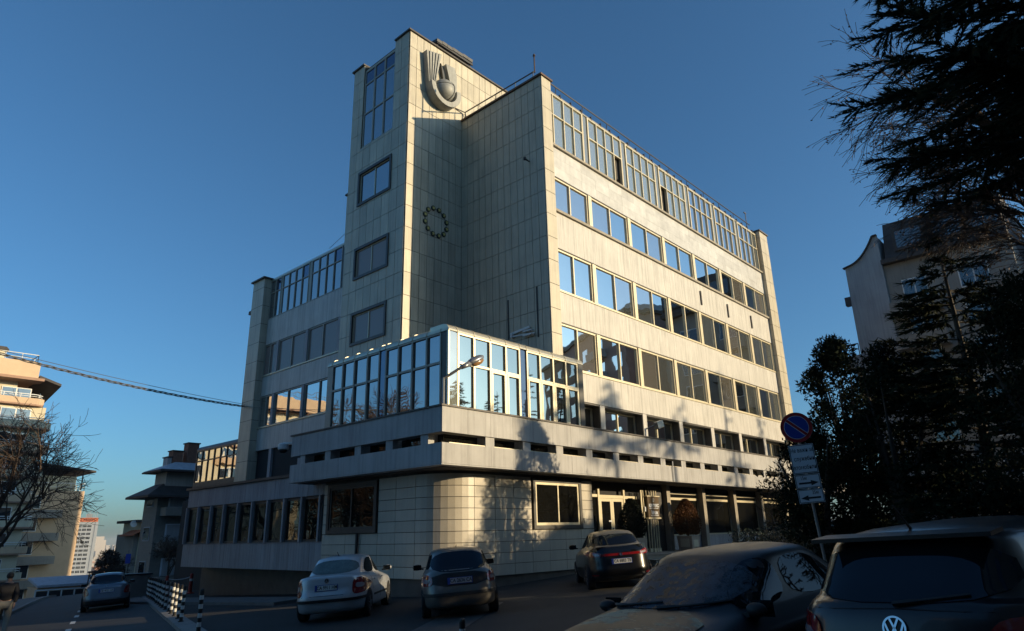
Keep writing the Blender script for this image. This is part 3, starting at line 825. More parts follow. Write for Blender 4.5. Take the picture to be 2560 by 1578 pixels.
# terrace and steps
MB().box(0.63, -2.65, -1.2, 30, 1.1, .72).build('entrance_terrace', 'step_stone', BLD)
for i in range(4):
    MB().box(2.0 - .2 * i, -2.65 - .36 * (i + 1), -1.2, 9.5 + .15 * i, -2.65 - .36 * i - .001, .72 - .15 * (i + 1) - .02).build('step', 'step_stone', BLD)
    MB().box(1.99 - .2 * i, -2.675 - .36 * i, .72 - .15 * i - .035, 9.51 + .15 * i, -2.65 - .36 * i + .3, .722 - .15 * i + (.003 if i == 0 else -.017)).build('step_tread', 'step_stone', BLD)
# --- emblem on the tower: a fluted U-shaped torch round a globe
EM = MB()
cx0, cz0, yE = -1.62, 23.95, 5.635
def U(s): return s
outer = []
mb = MB()
# bowl: swept ring segment from the left arm round the bottom to the right arm
def arcp(r, a0, a1, n): return [(r * math.cos(t), r * math.sin(t)) for t in lin(a0, a1, n)]
a0, a1 = math.pi * 0.99, math.pi * 2.08
band_o = arcp(1.02, a0, a1, 22); band_i = arcp(0.74, a0, a1, 22)
for i in range(22):
    qd = [band_o[i], band_o[i + 1], band_i[i + 1], band_i[i]]
    mb.prism(qd, (cx0, yE + .05, cz0), (1, 0, 0), (0, 0, 1), (0, -.62, 0))
EMB = mb.build('emblem', 'emblem', BLD)
for k in range(5):      # flutes of the left arm, fanning upward
    x0, x1 = -1.02 + .056 * k, -1.02 + .056 * (k + 1)
    t0, t1 = -1.22 + .17 * k, -1.22 + .17 * (k + 1)
    pr = [(x0, 0), ((x0 + x1) / 2, 0), (x1, 0)]
    dp = .62
    MB().prism([(x0, 0.0), (x1 - .006, 0.0), (t1 - .02, 1.93), (t0, 1.90)], (cx0, yE + .05, cz0), (1, 0, 0), (0, 0, 1), (0, -(.40 + .055 * k), 0)).build('emblem_flute', 'emblem', EMB)
# right arm: broad blade leaning in, with a thin dark fin
MB().prism([(.74, 0.05), (1.02, 0.12), (1.00, 1.45), (.86, 1.92), (.22, 1.86)], (cx0, yE + .05, cz0), (1, 0, 0), (0, 0, 1), (0, -.30, 0)).build('emblem_blade', 'emblem', EMB)
MB().prism([(.10, .78), (.24, .80), (.12, 1.36), (-.10, 1.78)], (cx0, yE + .05, cz0), (1, 0, 0), (0, 0, 1), (0, -.24, 0)).build('emblem_blade', 'emblem_dark', EMB)
gl = MB()
n1, n2 = 26, 14
gl.lathe((cx0 + .0, yE - .30, cz0 - .02), [(max(.001, .62 * math.sin(t)), -.62 * math.cos(t)) for t in lin(0, math.pi, n2)], n1)
gl.build('globe', 'emblem', EMB, smooth=True)
gr = MB()
gr.tube([(cx0 + .632 * math.cos(t) * .5 + .0, yE - .30 - .632 * math.cos(t) * .87, cz0 - .02 + .632 * math.sin(t)) for t in lin(-1.5, 1.5, 16)], .022, 5)
gr.tube([(cx0 + .60 * math.sin(t), yE - .30 - .60 * math.cos(t), cz0 + .13 + .06 * math.sin(t)) for t in lin(-1.5, 1.5, 16)], .022, 5)
gr.build('globe_meridian', 'emblem_dark', EMB)
# --- ring of twelve star discs
sxc, szc, rr = -1.78, 16.36, .72
link = MB()
for i in range(12):
    t = math.pi / 12 + i * math.pi / 6
    x, z = sxc + rr * math.cos(t), szc + rr * math.sin(t)
    ds = MB().lathe((x, 5.60, z), [(.135, .02), (.135, -.02), (.125, -.03)], 16, 'y').build('star_disc', 'star_disc', BLD)
    st = []
    for k in range(10):
        r2 = .108 if k % 2 == 0 else .046
        st.append((r2 * math.sin(k * math.pi / 5), r2 * math.cos(k * math.pi / 5)))
    MB().prism(st, (x, 5.568, z), (1, 0, 0), (0, 0, 1), (0, -.012, 0)).build('star', 'star_gold', ds)
    t2 = t + math.pi / 6
    link.bar((x, 5.62, z), (sxc + rr * math.cos(t2), 5.62, szc + rr * math.sin(t2)), .025, .015)
link.build('star_ring', 'dull_metal', BLD)
# --- small things fixed to the walls
MB().tube([(0.0, .92, 18.52), (-.28, .95, 18.58)], [.03, .045], 8).lathe((-.3, .95, 18.52), [(.07, 0), (.07, .12)], 10).build('wall_spotlight', 'dark_metal', BLD)
MB().box(-.03, 2.46, 10.0, -.012, 2.54, 11.9).box(-.03, 0.70, 9.75, -.012, 0.78, 12.1).build('sealant_scar', 'black_paint', BLD)
MB().bar((-.10, 2.25, 10.20), (-.10, 1.15, 10.30), .06, .10).bar((-.14, 2.2, 10.05), (-.14, .85, 9.95), .05, .05).box(-.2, 2.15, 10.0, -.012, 2.25, 10.22).box(-.2, 1.0, 9.9, -.012, 1.5, 9.97).box(-.2, 1.0, 10.1, -.012, 1.5, 10.16).build('sign_bracket', 'white_paint', BLD)
for x in (14.92, 18.55, 22.10):
    MB().box(x - .05, .16, 14.62, x + .05, .24, 15.52).build('light_strip', 'plinth', BLD)
# --- railings and aerials on the roof
mb = MB()
mb.tube([(.75, .35, 23.28), (24.6, .35, 23.28)], .035, 6)
for k in range(11): mb.tube([(1.6 + 2.25 * k, .40, 22.85), (1.6 + 2.25 * k, .35, 23.28)], .022, 5)
mb.tube([(.1, 5.5, 23.55), (.15, .55, 23.55)], .035, 6)
for y in (.6, 1.8, 3.2, 4.5): mb.tube([(.12, y, 23.05), (.12, y, 23.55)], .022, 5)
mb.tube([(.12, 5.5, 23.55), (.12, 5.5, 23.05)], .03, 6).tube([(-.5, 5.62, 23.58), (.12, 5.5, 23.55), (.3, 5.6, 23.2)], .03, 6)
mb.build('roof_railing', 'rail', BLD)
MB().tube([(.2, .55, 23.5), (.2, .55, 24.55)], .035, 6).lathe((.2, .55, 24.5), [(.07, 0), (.06, .08), (.02, .14)], 8).build('aerial_mast', 'cap_rust', BLD)
MB().tube([(24.2, .4, 22.9), (24.2, .4, 24.15)], .03, 6).bar((23.95, .4, 24.13), (24.3, .4, 24.13), .08, .05).build('aerial_mast', 'rail', BLD)
mb = MB()
for i in range(7):
    mb.obox((-.95 + .40 * i, 6.9, 28.25 + .02 * i + .03 * (i % 2)), (.19, 0, 0), (0, .45, 0.06), (0, -.01, .09))
mb.box(-1.1, 6.5, 28.05, 1.7, 6.56, 28.2).box(-1.05, 6.6, 26.8, -.95, 6.7, 28.1).box(1.5, 6.6, 26.8, 1.6, 6.7, 28.1).box(.2, 7.2, 26.8, .3, 7.3, 28.1)
mb.build('rooftop_unit', 'dark_metal', BLD)
# stuff-remainders: tiles past the count
for nm, (mb, m) in STUFF.items():
    if mb.v: tag(mb.build(nm, m, BLD), kind='stuff')

# --- lamps standing on the terrace parapet
LP = thing('street_lamp', 'cobra-head street lamp on the corner of the concrete parapet before the glass box', 'street lamp', (-7.90, -1.95, 5.44))
MB().tube([(-7.90, -1.95, 5.44), (-7.90, -1.95, 6.30)], .045, 8).build('pole', 'lamp_shell', LP)
MB().tube([(-7.90, -1.95, 6.27), (-7.6, -1.98, 6.47), (-7.1, -2.02, 6.80)], .045, 8).build('arm', 'dark_metal', LP)
ax = Vector((.80, -.06, .42)).normalized()
hd = MB(); c = Vector((-7.18, -2.0, 6.74))
nr = Vector((-.42, 0, .82)).normalized(); sd = ax.cross(nr)
def ell(mb, c, a, b, d, la, lb, ld, n=14, m_=10, lo=0.0, hi=math.pi):
    bq = len(mb.v)
    for i in range(m_ + 1):
        t = lo + (hi - lo) * i / m_
        for k in range(n):
            s_ = 2 * math.pi * k / n
            mb.v.append(tuple(c + a * (-math.cos(t) * la) + (b * math.cos(s_) * lb + d * math.sin(s_) * ld) * math.sin(t)))
    for i in range(m_):
        for k in range(n):
            k2 = (k + 1) % n
            mb.f.append((bq + i * n + k, bq + i * n + k2, bq + (i + 1) * n + k2, bq + (i + 1) * n + k))
hd.tube([c, c + ax * .38], [.07, .10], 10)
ell(hd, c + ax * .68 + nr * .03, ax, nr, sd, .38, .12, .19)
hd.build('lamp_head', 'lamp_shell', LP, smooth=True)
ls = MB(); ell(ls, c + ax * .72 - nr * .05, ax, nr, sd, .29, .13, .16)
ls.build('lamp_lens', 'lamp_lens', LP, smooth=True)
FL = thing('floodlight', 'small floodlight on a bent arm above the long concrete parapet, before the recessed windows', 'floodlight', (4.30, -1.6, 5.44))
MB().tube([(4.30, -1.6, 5.44), (4.30, -1.6, 5.90)], .04, 8).build('pole', 'white_paint', FL)
MB().tube([(4.30, -1.6, 5.87), (5.25, -1.6, 6.16)], .03, 6).build('arm', 'dark_metal', FL)
MB().obox((5.45, -1.62, 6.18), (.20, -.03, .07), (0.02, .12, 0), (-.05, 0, .15)).build('lamp_head', 'dull_metal', FL)
MB().obox((5.47, -1.64, 6.02), (.17, -.03, .06), (0.02, .10, 0), (-.005, 0, .012)).build('lamp_lens', 'lamp_lens', FL)
CT = thing('dome_camera', 'white dome security camera on a bracket at the end of the concrete parapet', 'camera', (-8.05, 6.9, 5.0))
MB().bar((-7.9, 6.62, 5.18), (-8.1, 7.2, 5.18), .07).build('bracket', 'white_paint', CT)
MB().lathe((-8.1, 7.2, 4.92), [(.19, .02), (.21, .08), (.21, .22), (.12, .27)], 16).build('housing', 'white_paint', CT, smooth=False)
MB().lathe((-8.1, 7.2, 4.80), [(.02, 0), (.11, .03), (.16, .09), (.17, .13)], 14).build('dome', 'black_paint', CT, smooth=True)
MB().tube([(5.45, -2.14, 3.64), (5.45, -2.14, 4.5)], .025, 6).build('drain_pipe', 'white_paint', BLD)
# --- overhead cable
def sag(p, q, s, n=24):
    p, q = Vector(p), Vector(q)
    return [p + (q - p) * t - Vector((0, 0, 1)) * s * 4 * t * (1 - t) for t in lin(0, 1, n)]
base = sag((-17.6, 13.2, 8.62), (-3.72, 19.9, 8.93), .22, 60)
mb = MB()
for ph in (0, 2.1, 4.2):
    mb.tube([p + Vector((0, .045 * math.cos(i * .8 + ph), .045 * math.sin(i * .8 + ph))) for i, p in enumerate(base)], .022, 5)
mb.tube([p + Vector((0, 0, .10)) for p in sag((-17.6, 13.2, 8.63), (-3.72, 19.9, 8.95), .12, 30)], .012, 4)
tag(mb.build('overhead_cable', 'cable'), 'twisted black cable bundle sagging across the sky to the left wing', 'cable')
tag(MB().tube(sag((-3.75, 19.9, 8.93), (-6.75, -.7, 5.62), .12, 20), .012, 4).build('service_wire', 'cable'), 'thin wire running along the shaded side front to the glass box', 'wire')
tag(MB().tube(sag((-3.3, 12.7, 16.7), (-1.5, 11.3, 19.5), .05, 8), .012, 4).build('guy_wire', 'cable'), 'thin guy wire from the wing roof up to the stair tower', 'wire')
# ------------------------------------------------------------------ ground, road, kerbs
mb = MB()
rings = [0, 1.5, 3, 5, 7, 9, 12, 15, 18, 22, 26, 31, 37, 44, 52, 62, 75, 90, 110, 140, 180, 240, 320, 430, 600, 900, 1400, 2200, 3500, 5600]
NS = 96
cx_, cy_ = -10.0, 0.0
mb.v.append((cx_, cy_, ground_z(cx_, cy_)))
for r in rings[1:]:
    for k in range(NS):
        t = 2 * math.pi * k / NS
        x, y = cx_ + r * math.cos(t), cy_ + r * math.sin(t)
        mb.v.append((x, y, ground_z(x, y)))
for k in range(NS): mb.f.append((0, 1 + k, 1 + (k + 1) % NS))
for i in range(len(rings) - 2):
    for k in range(NS):
        k2 = (k + 1) % NS
        a = 1 + i * NS
        mb.f.append((a + k, a + NS + k, a + NS + k2, a + k2))
g = tag(mb.build('ground', 'asphalt', smooth=True), kind='structure')
# distant plain takes another colour beyond the near streets
m = MATS['asphalt']; t = m.node_tree; n, l = t.nodes, t.links
bsdf = n['Principled BSDF']
src = bsdf.inputs['Base Color'].links[0].from_socket
geo = n.new('ShaderNodeNewGeometry'); ln = n.new('ShaderNodeVectorMath'); ln.operation = 'DISTANCE'
ln.inputs[1].default_value = (-21.7, -17.5, 0)
l.new(geo.outputs['Position'], ln.inputs[0])
mr = n.new('ShaderNodeMapRange'); mr.inputs['From Min'].default_value = 110; mr.inputs['From Max'].default_value = 180
l.new(ln.outputs['Value'], mr.inputs['Value'])
mx = n.new('ShaderNodeMix'); mx.data_type = 'RGBA'; mx.inputs['B'].default_value = (0.16, 0.14, 0.10, 1)
l.new(mr.outputs[0], mx.inputs['Factor']); l.new(src, mx.inputs['A']); l.new(mx.outputs['Result'], bsdf.inputs['Base Color'])

def strip(path, w0, w1, dz, name, m, kind='structure', thick=0.0):
    """a sheet (or low step) following a ground path between two offsets"""
    mb = MB(); n = len(path); L = []
    for i, (x, y) in enumerate(path):
        a = Vector(path[max(i - 1, 0)]); b = Vector(path[min(i + 1, n - 1)])
        d = (b - a).normalized(); nrm = Vector((d.y, -d.x))
        p0 = Vector((x, y)) + nrm * w0; p1 = Vector((x, y)) + nrm * w1
        L.append((p0, p1))
    for p0, p1 in L:
        mb.v.append((p0.x, p0.y, ground_z(p0.x, p0.y) + dz)); mb.v.append((p1.x, p1.y, ground_z(p1.x, p1.y) + dz))
        if thick:
            mb.v.append((p0.x, p0.y, ground_z(p0.x, p0.y) + dz - thick)); mb.v.append((p1.x, p1.y, ground_z(p1.x, p1.y) + dz - thick))
    s = 4 if thick else 2
    for i in range(n - 1):
        a, b = i * s, (i + 1) * s
        mb.f.append((a, a + 1, b + 1, b))
        if thick:
            mb.f.append((a, b, b + 2, a + 2)); mb.f.append((a + 1, a + 3, b + 3, b + 1))
    if thick: mb.f.append((0, 2, 3, 1))
    return tag(mb.build(name, m), kind=kind)
RD = [(-14.3 + 3.5 / 10.9 * (s - 8.0), s) for s in [-14, -8, -3, 1, 5, 9, 13, 17, 21, 25, 29, 33, 37, 41, 46, 52, 58]]
strip(RD, -2.9, 2.55, 0.012, 'road', 'road_asphalt')
strip(RD, -5.6, -2.9, 0.13, 'pavement', 'pavement', thick=.3)
strip(RD, -2.9, -2.72, 0.145, 'kerb', 'kerb', thick=.3)
strip(RD[2:], 2.5, 2.95, 0.11, 'kerb', 'kerb', thick=.3)
# centre-line dashes
dd = Vector((3.5, 10.9)).normalized()
mb = MB()
s = 0.0
p0 = Vector((-14.3, 8.0)) - dd * 12.6
for k in range(16):
    a = p0 + dd * (3.55 * k); b = a + dd * 1.35
    nr_ = Vector((dd.y, -dd.x)) * .075
    q = [(p.x, p.y, ground_z(p.x, p.y) + .020) for p in (a - nr_, a + nr_, b + nr_, b - nr_)]
    mb.v += q; mb.f.append(tuple(range(len(mb.v) - 4, len(mb.v))))
tag(mb.build('road_marking', 'line_white'), kind='structure')
# pavement along the front of the building
strip([(-8.6, 5), (-8.6, 9), (-8.6, 13), (-8.6, 18), (-8.0, 26)], -.6, .9, .10, 'pavement', 'pavement', thick=.25)

# repaired trenches and a drain cover in the forecourt
for path, w in (([(-16.5, -9.5), (-12.5, -6.9), (-8.6, -4.3)], .55), ([(-7.5, -9.0), (-3.5, -6.2), (-1.0, -4.6)], .4)):
    strip(path, -w, w, 0.006, 'asphalt_patch', 'plinth')
mc = thing('manhole_cover', 'round iron manhole cover in the forecourt before the parked cars', 'manhole cover', (-13.2, -7.6, ground_z(-13.2, -7.6)))
MB().lathe((-13.2, -7.6, ground_z(-13.2, -7.6) - .02), [(.33, 0), (.33, .032)], 24).build('frame', 'dark_metal', mc)
MB().lathe((-13.2, -7.6, ground_z(-13.2, -7.6) - .01), [(.28, 0), (.28, .030)], 24).build('lid', 'dull_metal', mc)
# ------------------------------------------------------------------ cars
def catmull(p0, p1, p2, p3, t):
    return 0.5 * ((2 * p1) + (-p0 + p2) * t + (2 * p0 - 5 * p1 + 4 * p2 - p3) * t * t + (-p0 + 3 * p1 - 3 * p2 + p3) * t ** 3)
def hull(levels, nseg=72, sub=4):
    """closed body from stacked plan outlines; level = (xr, xf, half width, exponent, z rear, z front, [crown])
       x runs forward, y to the left, z up"""
    L = []
    n = len(levels)
    lv = [list(l) + [0.0] * (8 - len(l)) for l in levels]
    for i in range(n - 1):
        ks = range(sub)
        for k in ks:
            t = k / sub
            g = [lv[max(i - 1, 0)], lv[i], lv[i + 1], lv[min(i + 2, n - 1)]]
            if lv[i][7] or lv[i + 1][7]:      # flag: straight (no overshoot)
                L.append([a + (b - a) * t for a, b in zip(lv[i], lv[i + 1])])
            else:
                L.append([catmull(g[0][j], g[1][j], g[2][j], g[3][j], t) for j in range(8)])
    L.append(lv[-1])
    mb = MB()
    for xr, xf, w, e, zr, zf, cr, _ in L:
        xc, a = (xr + xf) / 2, (xf - xr) / 2
        for k in range(nseg):
            t = 2 * math.pi * k / nseg
            c, s = math.cos(t), math.sin(t)
            x = xc + a * math.copysign(abs(c) ** (2 / e), c)
            y = w * math.copysign(abs(s) ** (2 / e), s)
            f = (x - xr) / max(1e-6, xf - xr)
            z = zr + (zf - zr) * f + cr * (1 - (y / max(w, 1e-6)) ** 2)
            mb.v.append((x, y, z))
    for i in range(len(L) - 1):
        for k in range(nseg):
            k2 = (k + 1) % nseg
            a = i * nseg
            mb.f.append((a + k, a + k2, a + nseg + k2, a + nseg + k))
    mb.f.append(tuple(reversed(range(nseg))))
    e = (len(L) - 1) * nseg
    c = len(mb.v)
    xr, xf, w, ex, zr, zf, cr, _ = L[-1]
    mb.v.append(((xr + xf) / 2, 0, (zr + zf) / 2 + cr + 0.012))
    for k in range(nseg): mb.f.append((e + k, e + (k + 1) % nseg, c))
    return mb
DIRS = {'rear': ((0, -1, 0), (0, 0, 1), (1, 0, 0)), 'front': ((0, 1, 0), (0, 0, 1), (-1, 0, 0)),
        'right': ((1, 0, 0), (0, 0, 1), (0, 1, 0)), 'left': ((1, 0, 0), (0, 0, 1), (0, -1, 0)), 'top': ((1, 0, 0), (0, 1, 0), (0, 0, -1))}
def smooth_poly(poly, n=3):
    """round the corners of an outline (Chaikin)"""
    for _ in range(n):
        q = []
        for i in range(len(poly)):
            a, b = poly[i], poly[(i + 1) % len(poly)]
            q.append((a[0] * .78 + b[0] * .22, a[1] * .78 + b[1] * .22)); q.append((a[0] * .22 + b[0] * .78, a[1] * .22 + b[1] * .78))
        poly = q
    return poly
def patch(bvh, poly, face, m, name, parent, off=0.006, step=0.07, rnd=2, thick=0.02):
    """a fitted panel: an outline drawn in an elevation, laid on the body surface"""
    U, V, D = [Vector(a) for a in DIRS[face]]
    if rnd: poly = smooth_poly(poly, rnd)
    bm = bmesh.new()
    vs = [bm.verts.new((a, b, 0)) for a, b in poly]
    bm.faces.new(vs)
    for ax in (0, 1):
        lo, hi = min(p[ax] for p in poly), max(p[ax] for p in poly)
        k = int((hi - lo) / step)
        for i in range(1, k + 1):
            c = lo + (hi - lo) * i / (k + 1)
            co = [0, 0, 0]; co[ax] = c; no = [0, 0, 0]; no[ax] = 1
            bmesh.ops.bisect_plane(bm, geom=bm.verts[:] + bm.edges[:] + bm.faces[:], plane_co=co, plane_no=no)
    bmesh.ops.triangulate(bm, faces=[f for f in bm.faces if len(f.verts) > 4])
    bm.verts.ensure_lookup_table()
    inner = {}
    for v in bm.verts:
        a, b = v.co.x, v.co.y
        o = U * a + V * b - D * 8
        h = bvh.ray_cast(o, D, 20)
        if h[0] is None:
            h = bvh.find_nearest(U * a + V * b + D * (-3))
        nn = h[1]
        if nn.dot(D) > 0: nn = -nn
        v.co = h[0] + nn * off
        inner[v] = h[0] - nn * thick
    be = [e for e in bm.edges if e.is_boundary]
    low = {}
    for e in be:
        for v in e.verts:
            if v not in low: low[v] = bm.verts.new(inner[v])
    for e in be:
        f = e.link_faces[0]
        lp = [l for l in f.loops if l.edge == e][0]
        a, b = lp.vert, lp.link_loop_next.vert
        bm.faces.new((b, a, low[a], low[b]))
    bmesh.ops.recalc_face_normals(bm, faces=bm.faces[:])
    me = bpy.data.meshes.new(name); bm.to_mesh(me); bm.free()
    me.materials.append(MATS[m]); me.shade_smooth()
    me.set_sharp_from_angle(angle=R(40))
    ob = bpy.data.objects.new(name, me); COL.objects.link(ob)
    if parent: ob.parent = parent; ORG[ob] = (0, 0, 0)
    return ob
def mirror(poly): return [(-a, b) for a, b in reversed(poly)]
def wheel(parent, x, y, r, side, spokes=5, w=0.2):
    t = MB().lathe((x, y, r), [(r * .62, -w / 2), (r * .93, -w / 2), (r, -w / 2 + .03), (r, w / 2 - .03), (r * .93, w / 2), (r * .62, w / 2)], 28, 'y').build('wheel', 'tyre', parent, smooth=False)
    mb = MB()
    yo = y + side * (w / 2 - .015)
    mb.lathe((x, yo, r), [(r * .62, -.012), (r * .64, .012), (r * .56, .012), (r * .55, -.012)], 26, 'y')
    mb.lathe((x, yo, r), [(r * .17, -.03), (r * .17, .008), (r * .1, .014)], 12, 'y')
    for k in range(spokes):
        a = 2 * math.pi * k / spokes + .3
        mb.bar((x + r * .12 * math.cos(a), yo - side * .006, r + r * .12 * math.sin(a)), (x + r * .58 * math.cos(a), yo - side * .003, r + r * .58 * math.sin(a)), r * .15, .02)
    mb.build('rim', 'alloy', t)
    return t
def body(car, levels, m):
    mb = hull(levels)
    me = bpy.data.meshes.new('body'); me.from_pydata(mb.v, [], mb.f)
    bm = bmesh.new(); bm.from_mesh(me); bmesh.ops.recalc_face_normals(bm, faces=bm.faces[:]); bm.to_mesh(me)
    bvh = BVHTree.FromBMesh(bm); bm.free()
    me.materials.append(MATS[m]); me.shade_smooth(); me.set_sharp_from_angle(angle=R(32))
    ob = bpy.data.objects.new('body', me); COL.objects.link(ob)
    ob.parent = car; ORG[ob] = (0, 0, 0)
    return ob, bvh
def plate(car, bvh, z, txt, face='rear', w=.52, h=.115, y0=0.0, rec=True):
    U, V, D = [Vector(a) for a in DIRS[face]]
    hit = bvh.ray_cast(U * y0 + V * z - D * 8, D, 20)[0]
    hit2 = bvh.ray_cast(U * y0 + V * (z + .05) - D * 8, D, 20)[0]
    up = (hit2 - hit).normalized(); nrm = U.cross(up).normalized()
    if nrm.dot(D) > 0: nrm = -nrm
    c = hit + nrm * .022
    p = MB().obox(c, U * w / 2, up * h / 2, nrm * .006).build('number_plate', 'plate_white', car)
    MB().obox(c - nrm * .004, U * (w / 2 + .015), up * (h / 2 + .012), nrm * .005).build('plate_holder', 'plate_blue', p)
    MB().obox(c - U * (w / 2 - .022) + nrm * .0012, U * .022, up * h / 2, nrm * .006).build('plate_band', 'plate_blue', p)
    put_text(txt, h * .98, c + nrm * .0065 + U * .02, U, up, 'ink', 'plate_lettering', p, .0006, .002, .80)
    return p
def wipe(car, bvh, pts, face='rear', m='trim', name='wiper'):
    U, V, D = [Vector(a) for a in DIRS[face]]
    mb = MB(); P = []
    for i in range(9):
        t = i / 8
        a = pts[0][0] + (pts[1][0] - pts[0][0]) * t; b = pts[0][1] + (pts[1][1] - pts[0][1]) * t
        h = bvh.ray_cast(U * a + V * b - D * 8, D, 20)
        P.append(h[0] - D * .03)
    mb.tube(P, [.018] * 3 + [.011] * 6, 5)
    return mb.build(name, m, car)
def car_mirror(car, x, y, z, s, m, k=1.0):
    mb = MB(); ell(mb, Vector((x, y + s * .14, z)), Vector((1, 0, 0)), Vector((0, 1, 0)), Vector((0, 0, 1)), .09 * k, .12 * k, .075 * k)
    ob = mb.build('wing_mirror', m, car, smooth=True)
    MB().bar((x + .02, y - s * .02, z - .05), (x + .02, y + s * .1, z - .03), .07, .04).build('mirror_arm', 'trim', ob)
    MB().obox((x - .09, y + s * .14, z), (.004, 0, 0), (0, .10, 0), (0, 0, .062)).build('mirror_glass', 'car_glass', ob)
    return ob
def place(car, x, y, az, dz=0.0):
    """az: heading measured from +Y towards +X, degrees; the car follows the slope of the ground"""
    a = R(az); d = Vector((math.sin(a), math.cos(a), 0)); n = Vector((-math.cos(a), math.sin(a), 0))
    z = ground_z(x, y)
    gx = (ground_z(x + d.x, y + d.y) - z); gy = (ground_z(x + n.x, y + n.y) - z)
    fx = Vector((d.x, d.y, gx)).normalized(); fy = Vector((n.x, n.y, gy)); fy = (fy - fx * fx.dot(fy)).normalized(); fz = fx.cross(fy)
    Mx = Matrix((fx, fy, fz)).transposed().to_4x4(); Mx.translation = (x, y, z + dz)
    car.matrix_world = Mx
def roundel(car, bvh, z, r, face, kind, y0=0.0, name='emblem'):
    U, V, D = [Vector(a) for a in DIRS[face]]
    hit = bvh.ray_cast(U * y0 + V * z - D * 8, D, 20)[0]; hit2 = bvh.ray_cast(U * y0 + V * (z + .04) - D * 8, D, 20)[0]
    up = (hit2 - hit).normalized(); nrm = U.cross(up).normalized()
    if nrm.dot(D) > 0: nrm = -nrm
    c = hit + nrm * .008
    def disc(ro, ri, d, n=28):
        mb = MB(); o = [(ro * math.cos(2 * math.pi * k / n), ro * math.sin(2 * math.pi * k / n)) for k in range(n)]
        i_ = [(ri * math.cos(2 * math.pi * k / n), ri * math.sin(2 * math.pi * k / n)) for k in range(n)]
        for k in range(n):
            k2 = (k + 1) % n
            mb.prism([o[k], o[k2], i_[k2], i_[k]], c, U, up, nrm * d)
        return mb
    back = MB().prism([(r * math.cos(2 * math.pi * k / 28), r * math.sin(2 * math.pi * k / 28)) for k in range(28)], c - nrm * .004, U, up, nrm * .008).build(name, 'black_paint', car)
    mb = disc(r, r * .84, .012)
    if kind == 'vw':
        def st(a, b, w):
            a = c + U * a[0] * r + up * a[1] * r + nrm * .006; b = c + U * b[0] * r + up * b[1] * r + nrm * .006
            d = (b - a); mb.obox((a + b) / 2, d / 2, nrm.cross(d.normalized()) * w * r / 2, nrm * .005)
        st((-.36, .80), (-.02, .06), .17); st((.36, .80), (.02, .06), .17)
        st((-.78, .42), (-.34, -.78), .17); st((-.34, -.78), (-.02, -.02), .17); st((.02, -.02), (.34, -.78), .17); st((.34, -.78), (.78, .42), .17)
    else:
        mb.prism([(r * .4 * math.cos(t), r * .6 * math.sin(t)) for t in lin(0, 2 * math.pi, 12)[:-1]], c, U, up, nrm * .01)
    mb.build('emblem_ring', 'chrome', back)
    return back
def lights2(car, bvh, poly, m='tail_red', name='tail_light', sub=None, face='rear', off=.012, steps=.05):
    for s in (1, -1):
        p = poly if s > 0 else mirror(poly)
        t = patch(bvh, p, face, m, name, car, off=off, step=steps)
        for q, mm, nm in (sub or []):
            patch(bvh, q if s > 0 else mirror(q), face, mm, nm, t, off=off + .008, step=.05)
def sides(car, bvh, polys, m, name, off=.006, step=.09, rnd=2):
    for s in ('left', 'right'):
        for p in polys: patch(bvh, p, s, m, name, car, off=off, step=step, rnd=rnd)
def arch(x, r): return [(x + r * math.cos(t), .30 + r * math.sin(t)) for t in lin(-.35, math.pi + .35, 14)]
def seam(bvh, car, pts, face, m='black_paint', w=.006, name='shut_line'):
    U, V, D = [Vector(a) for a in DIRS[face]]
    P = []
    for (a0, b0), (a1, b1) in zip(pts[:-1], pts[1:]):
        for i in range(7):
            t = i / 6
            h = bvh.ray_cast(U * (a0 + (a1 - a0) * t) + V * (b0 + (b1 - b0) * t) - D * 8, D, 20)
            if h[0] is not None: P.append(h[0])
    return MB().tube(P, w, 4).build(name, m, car)

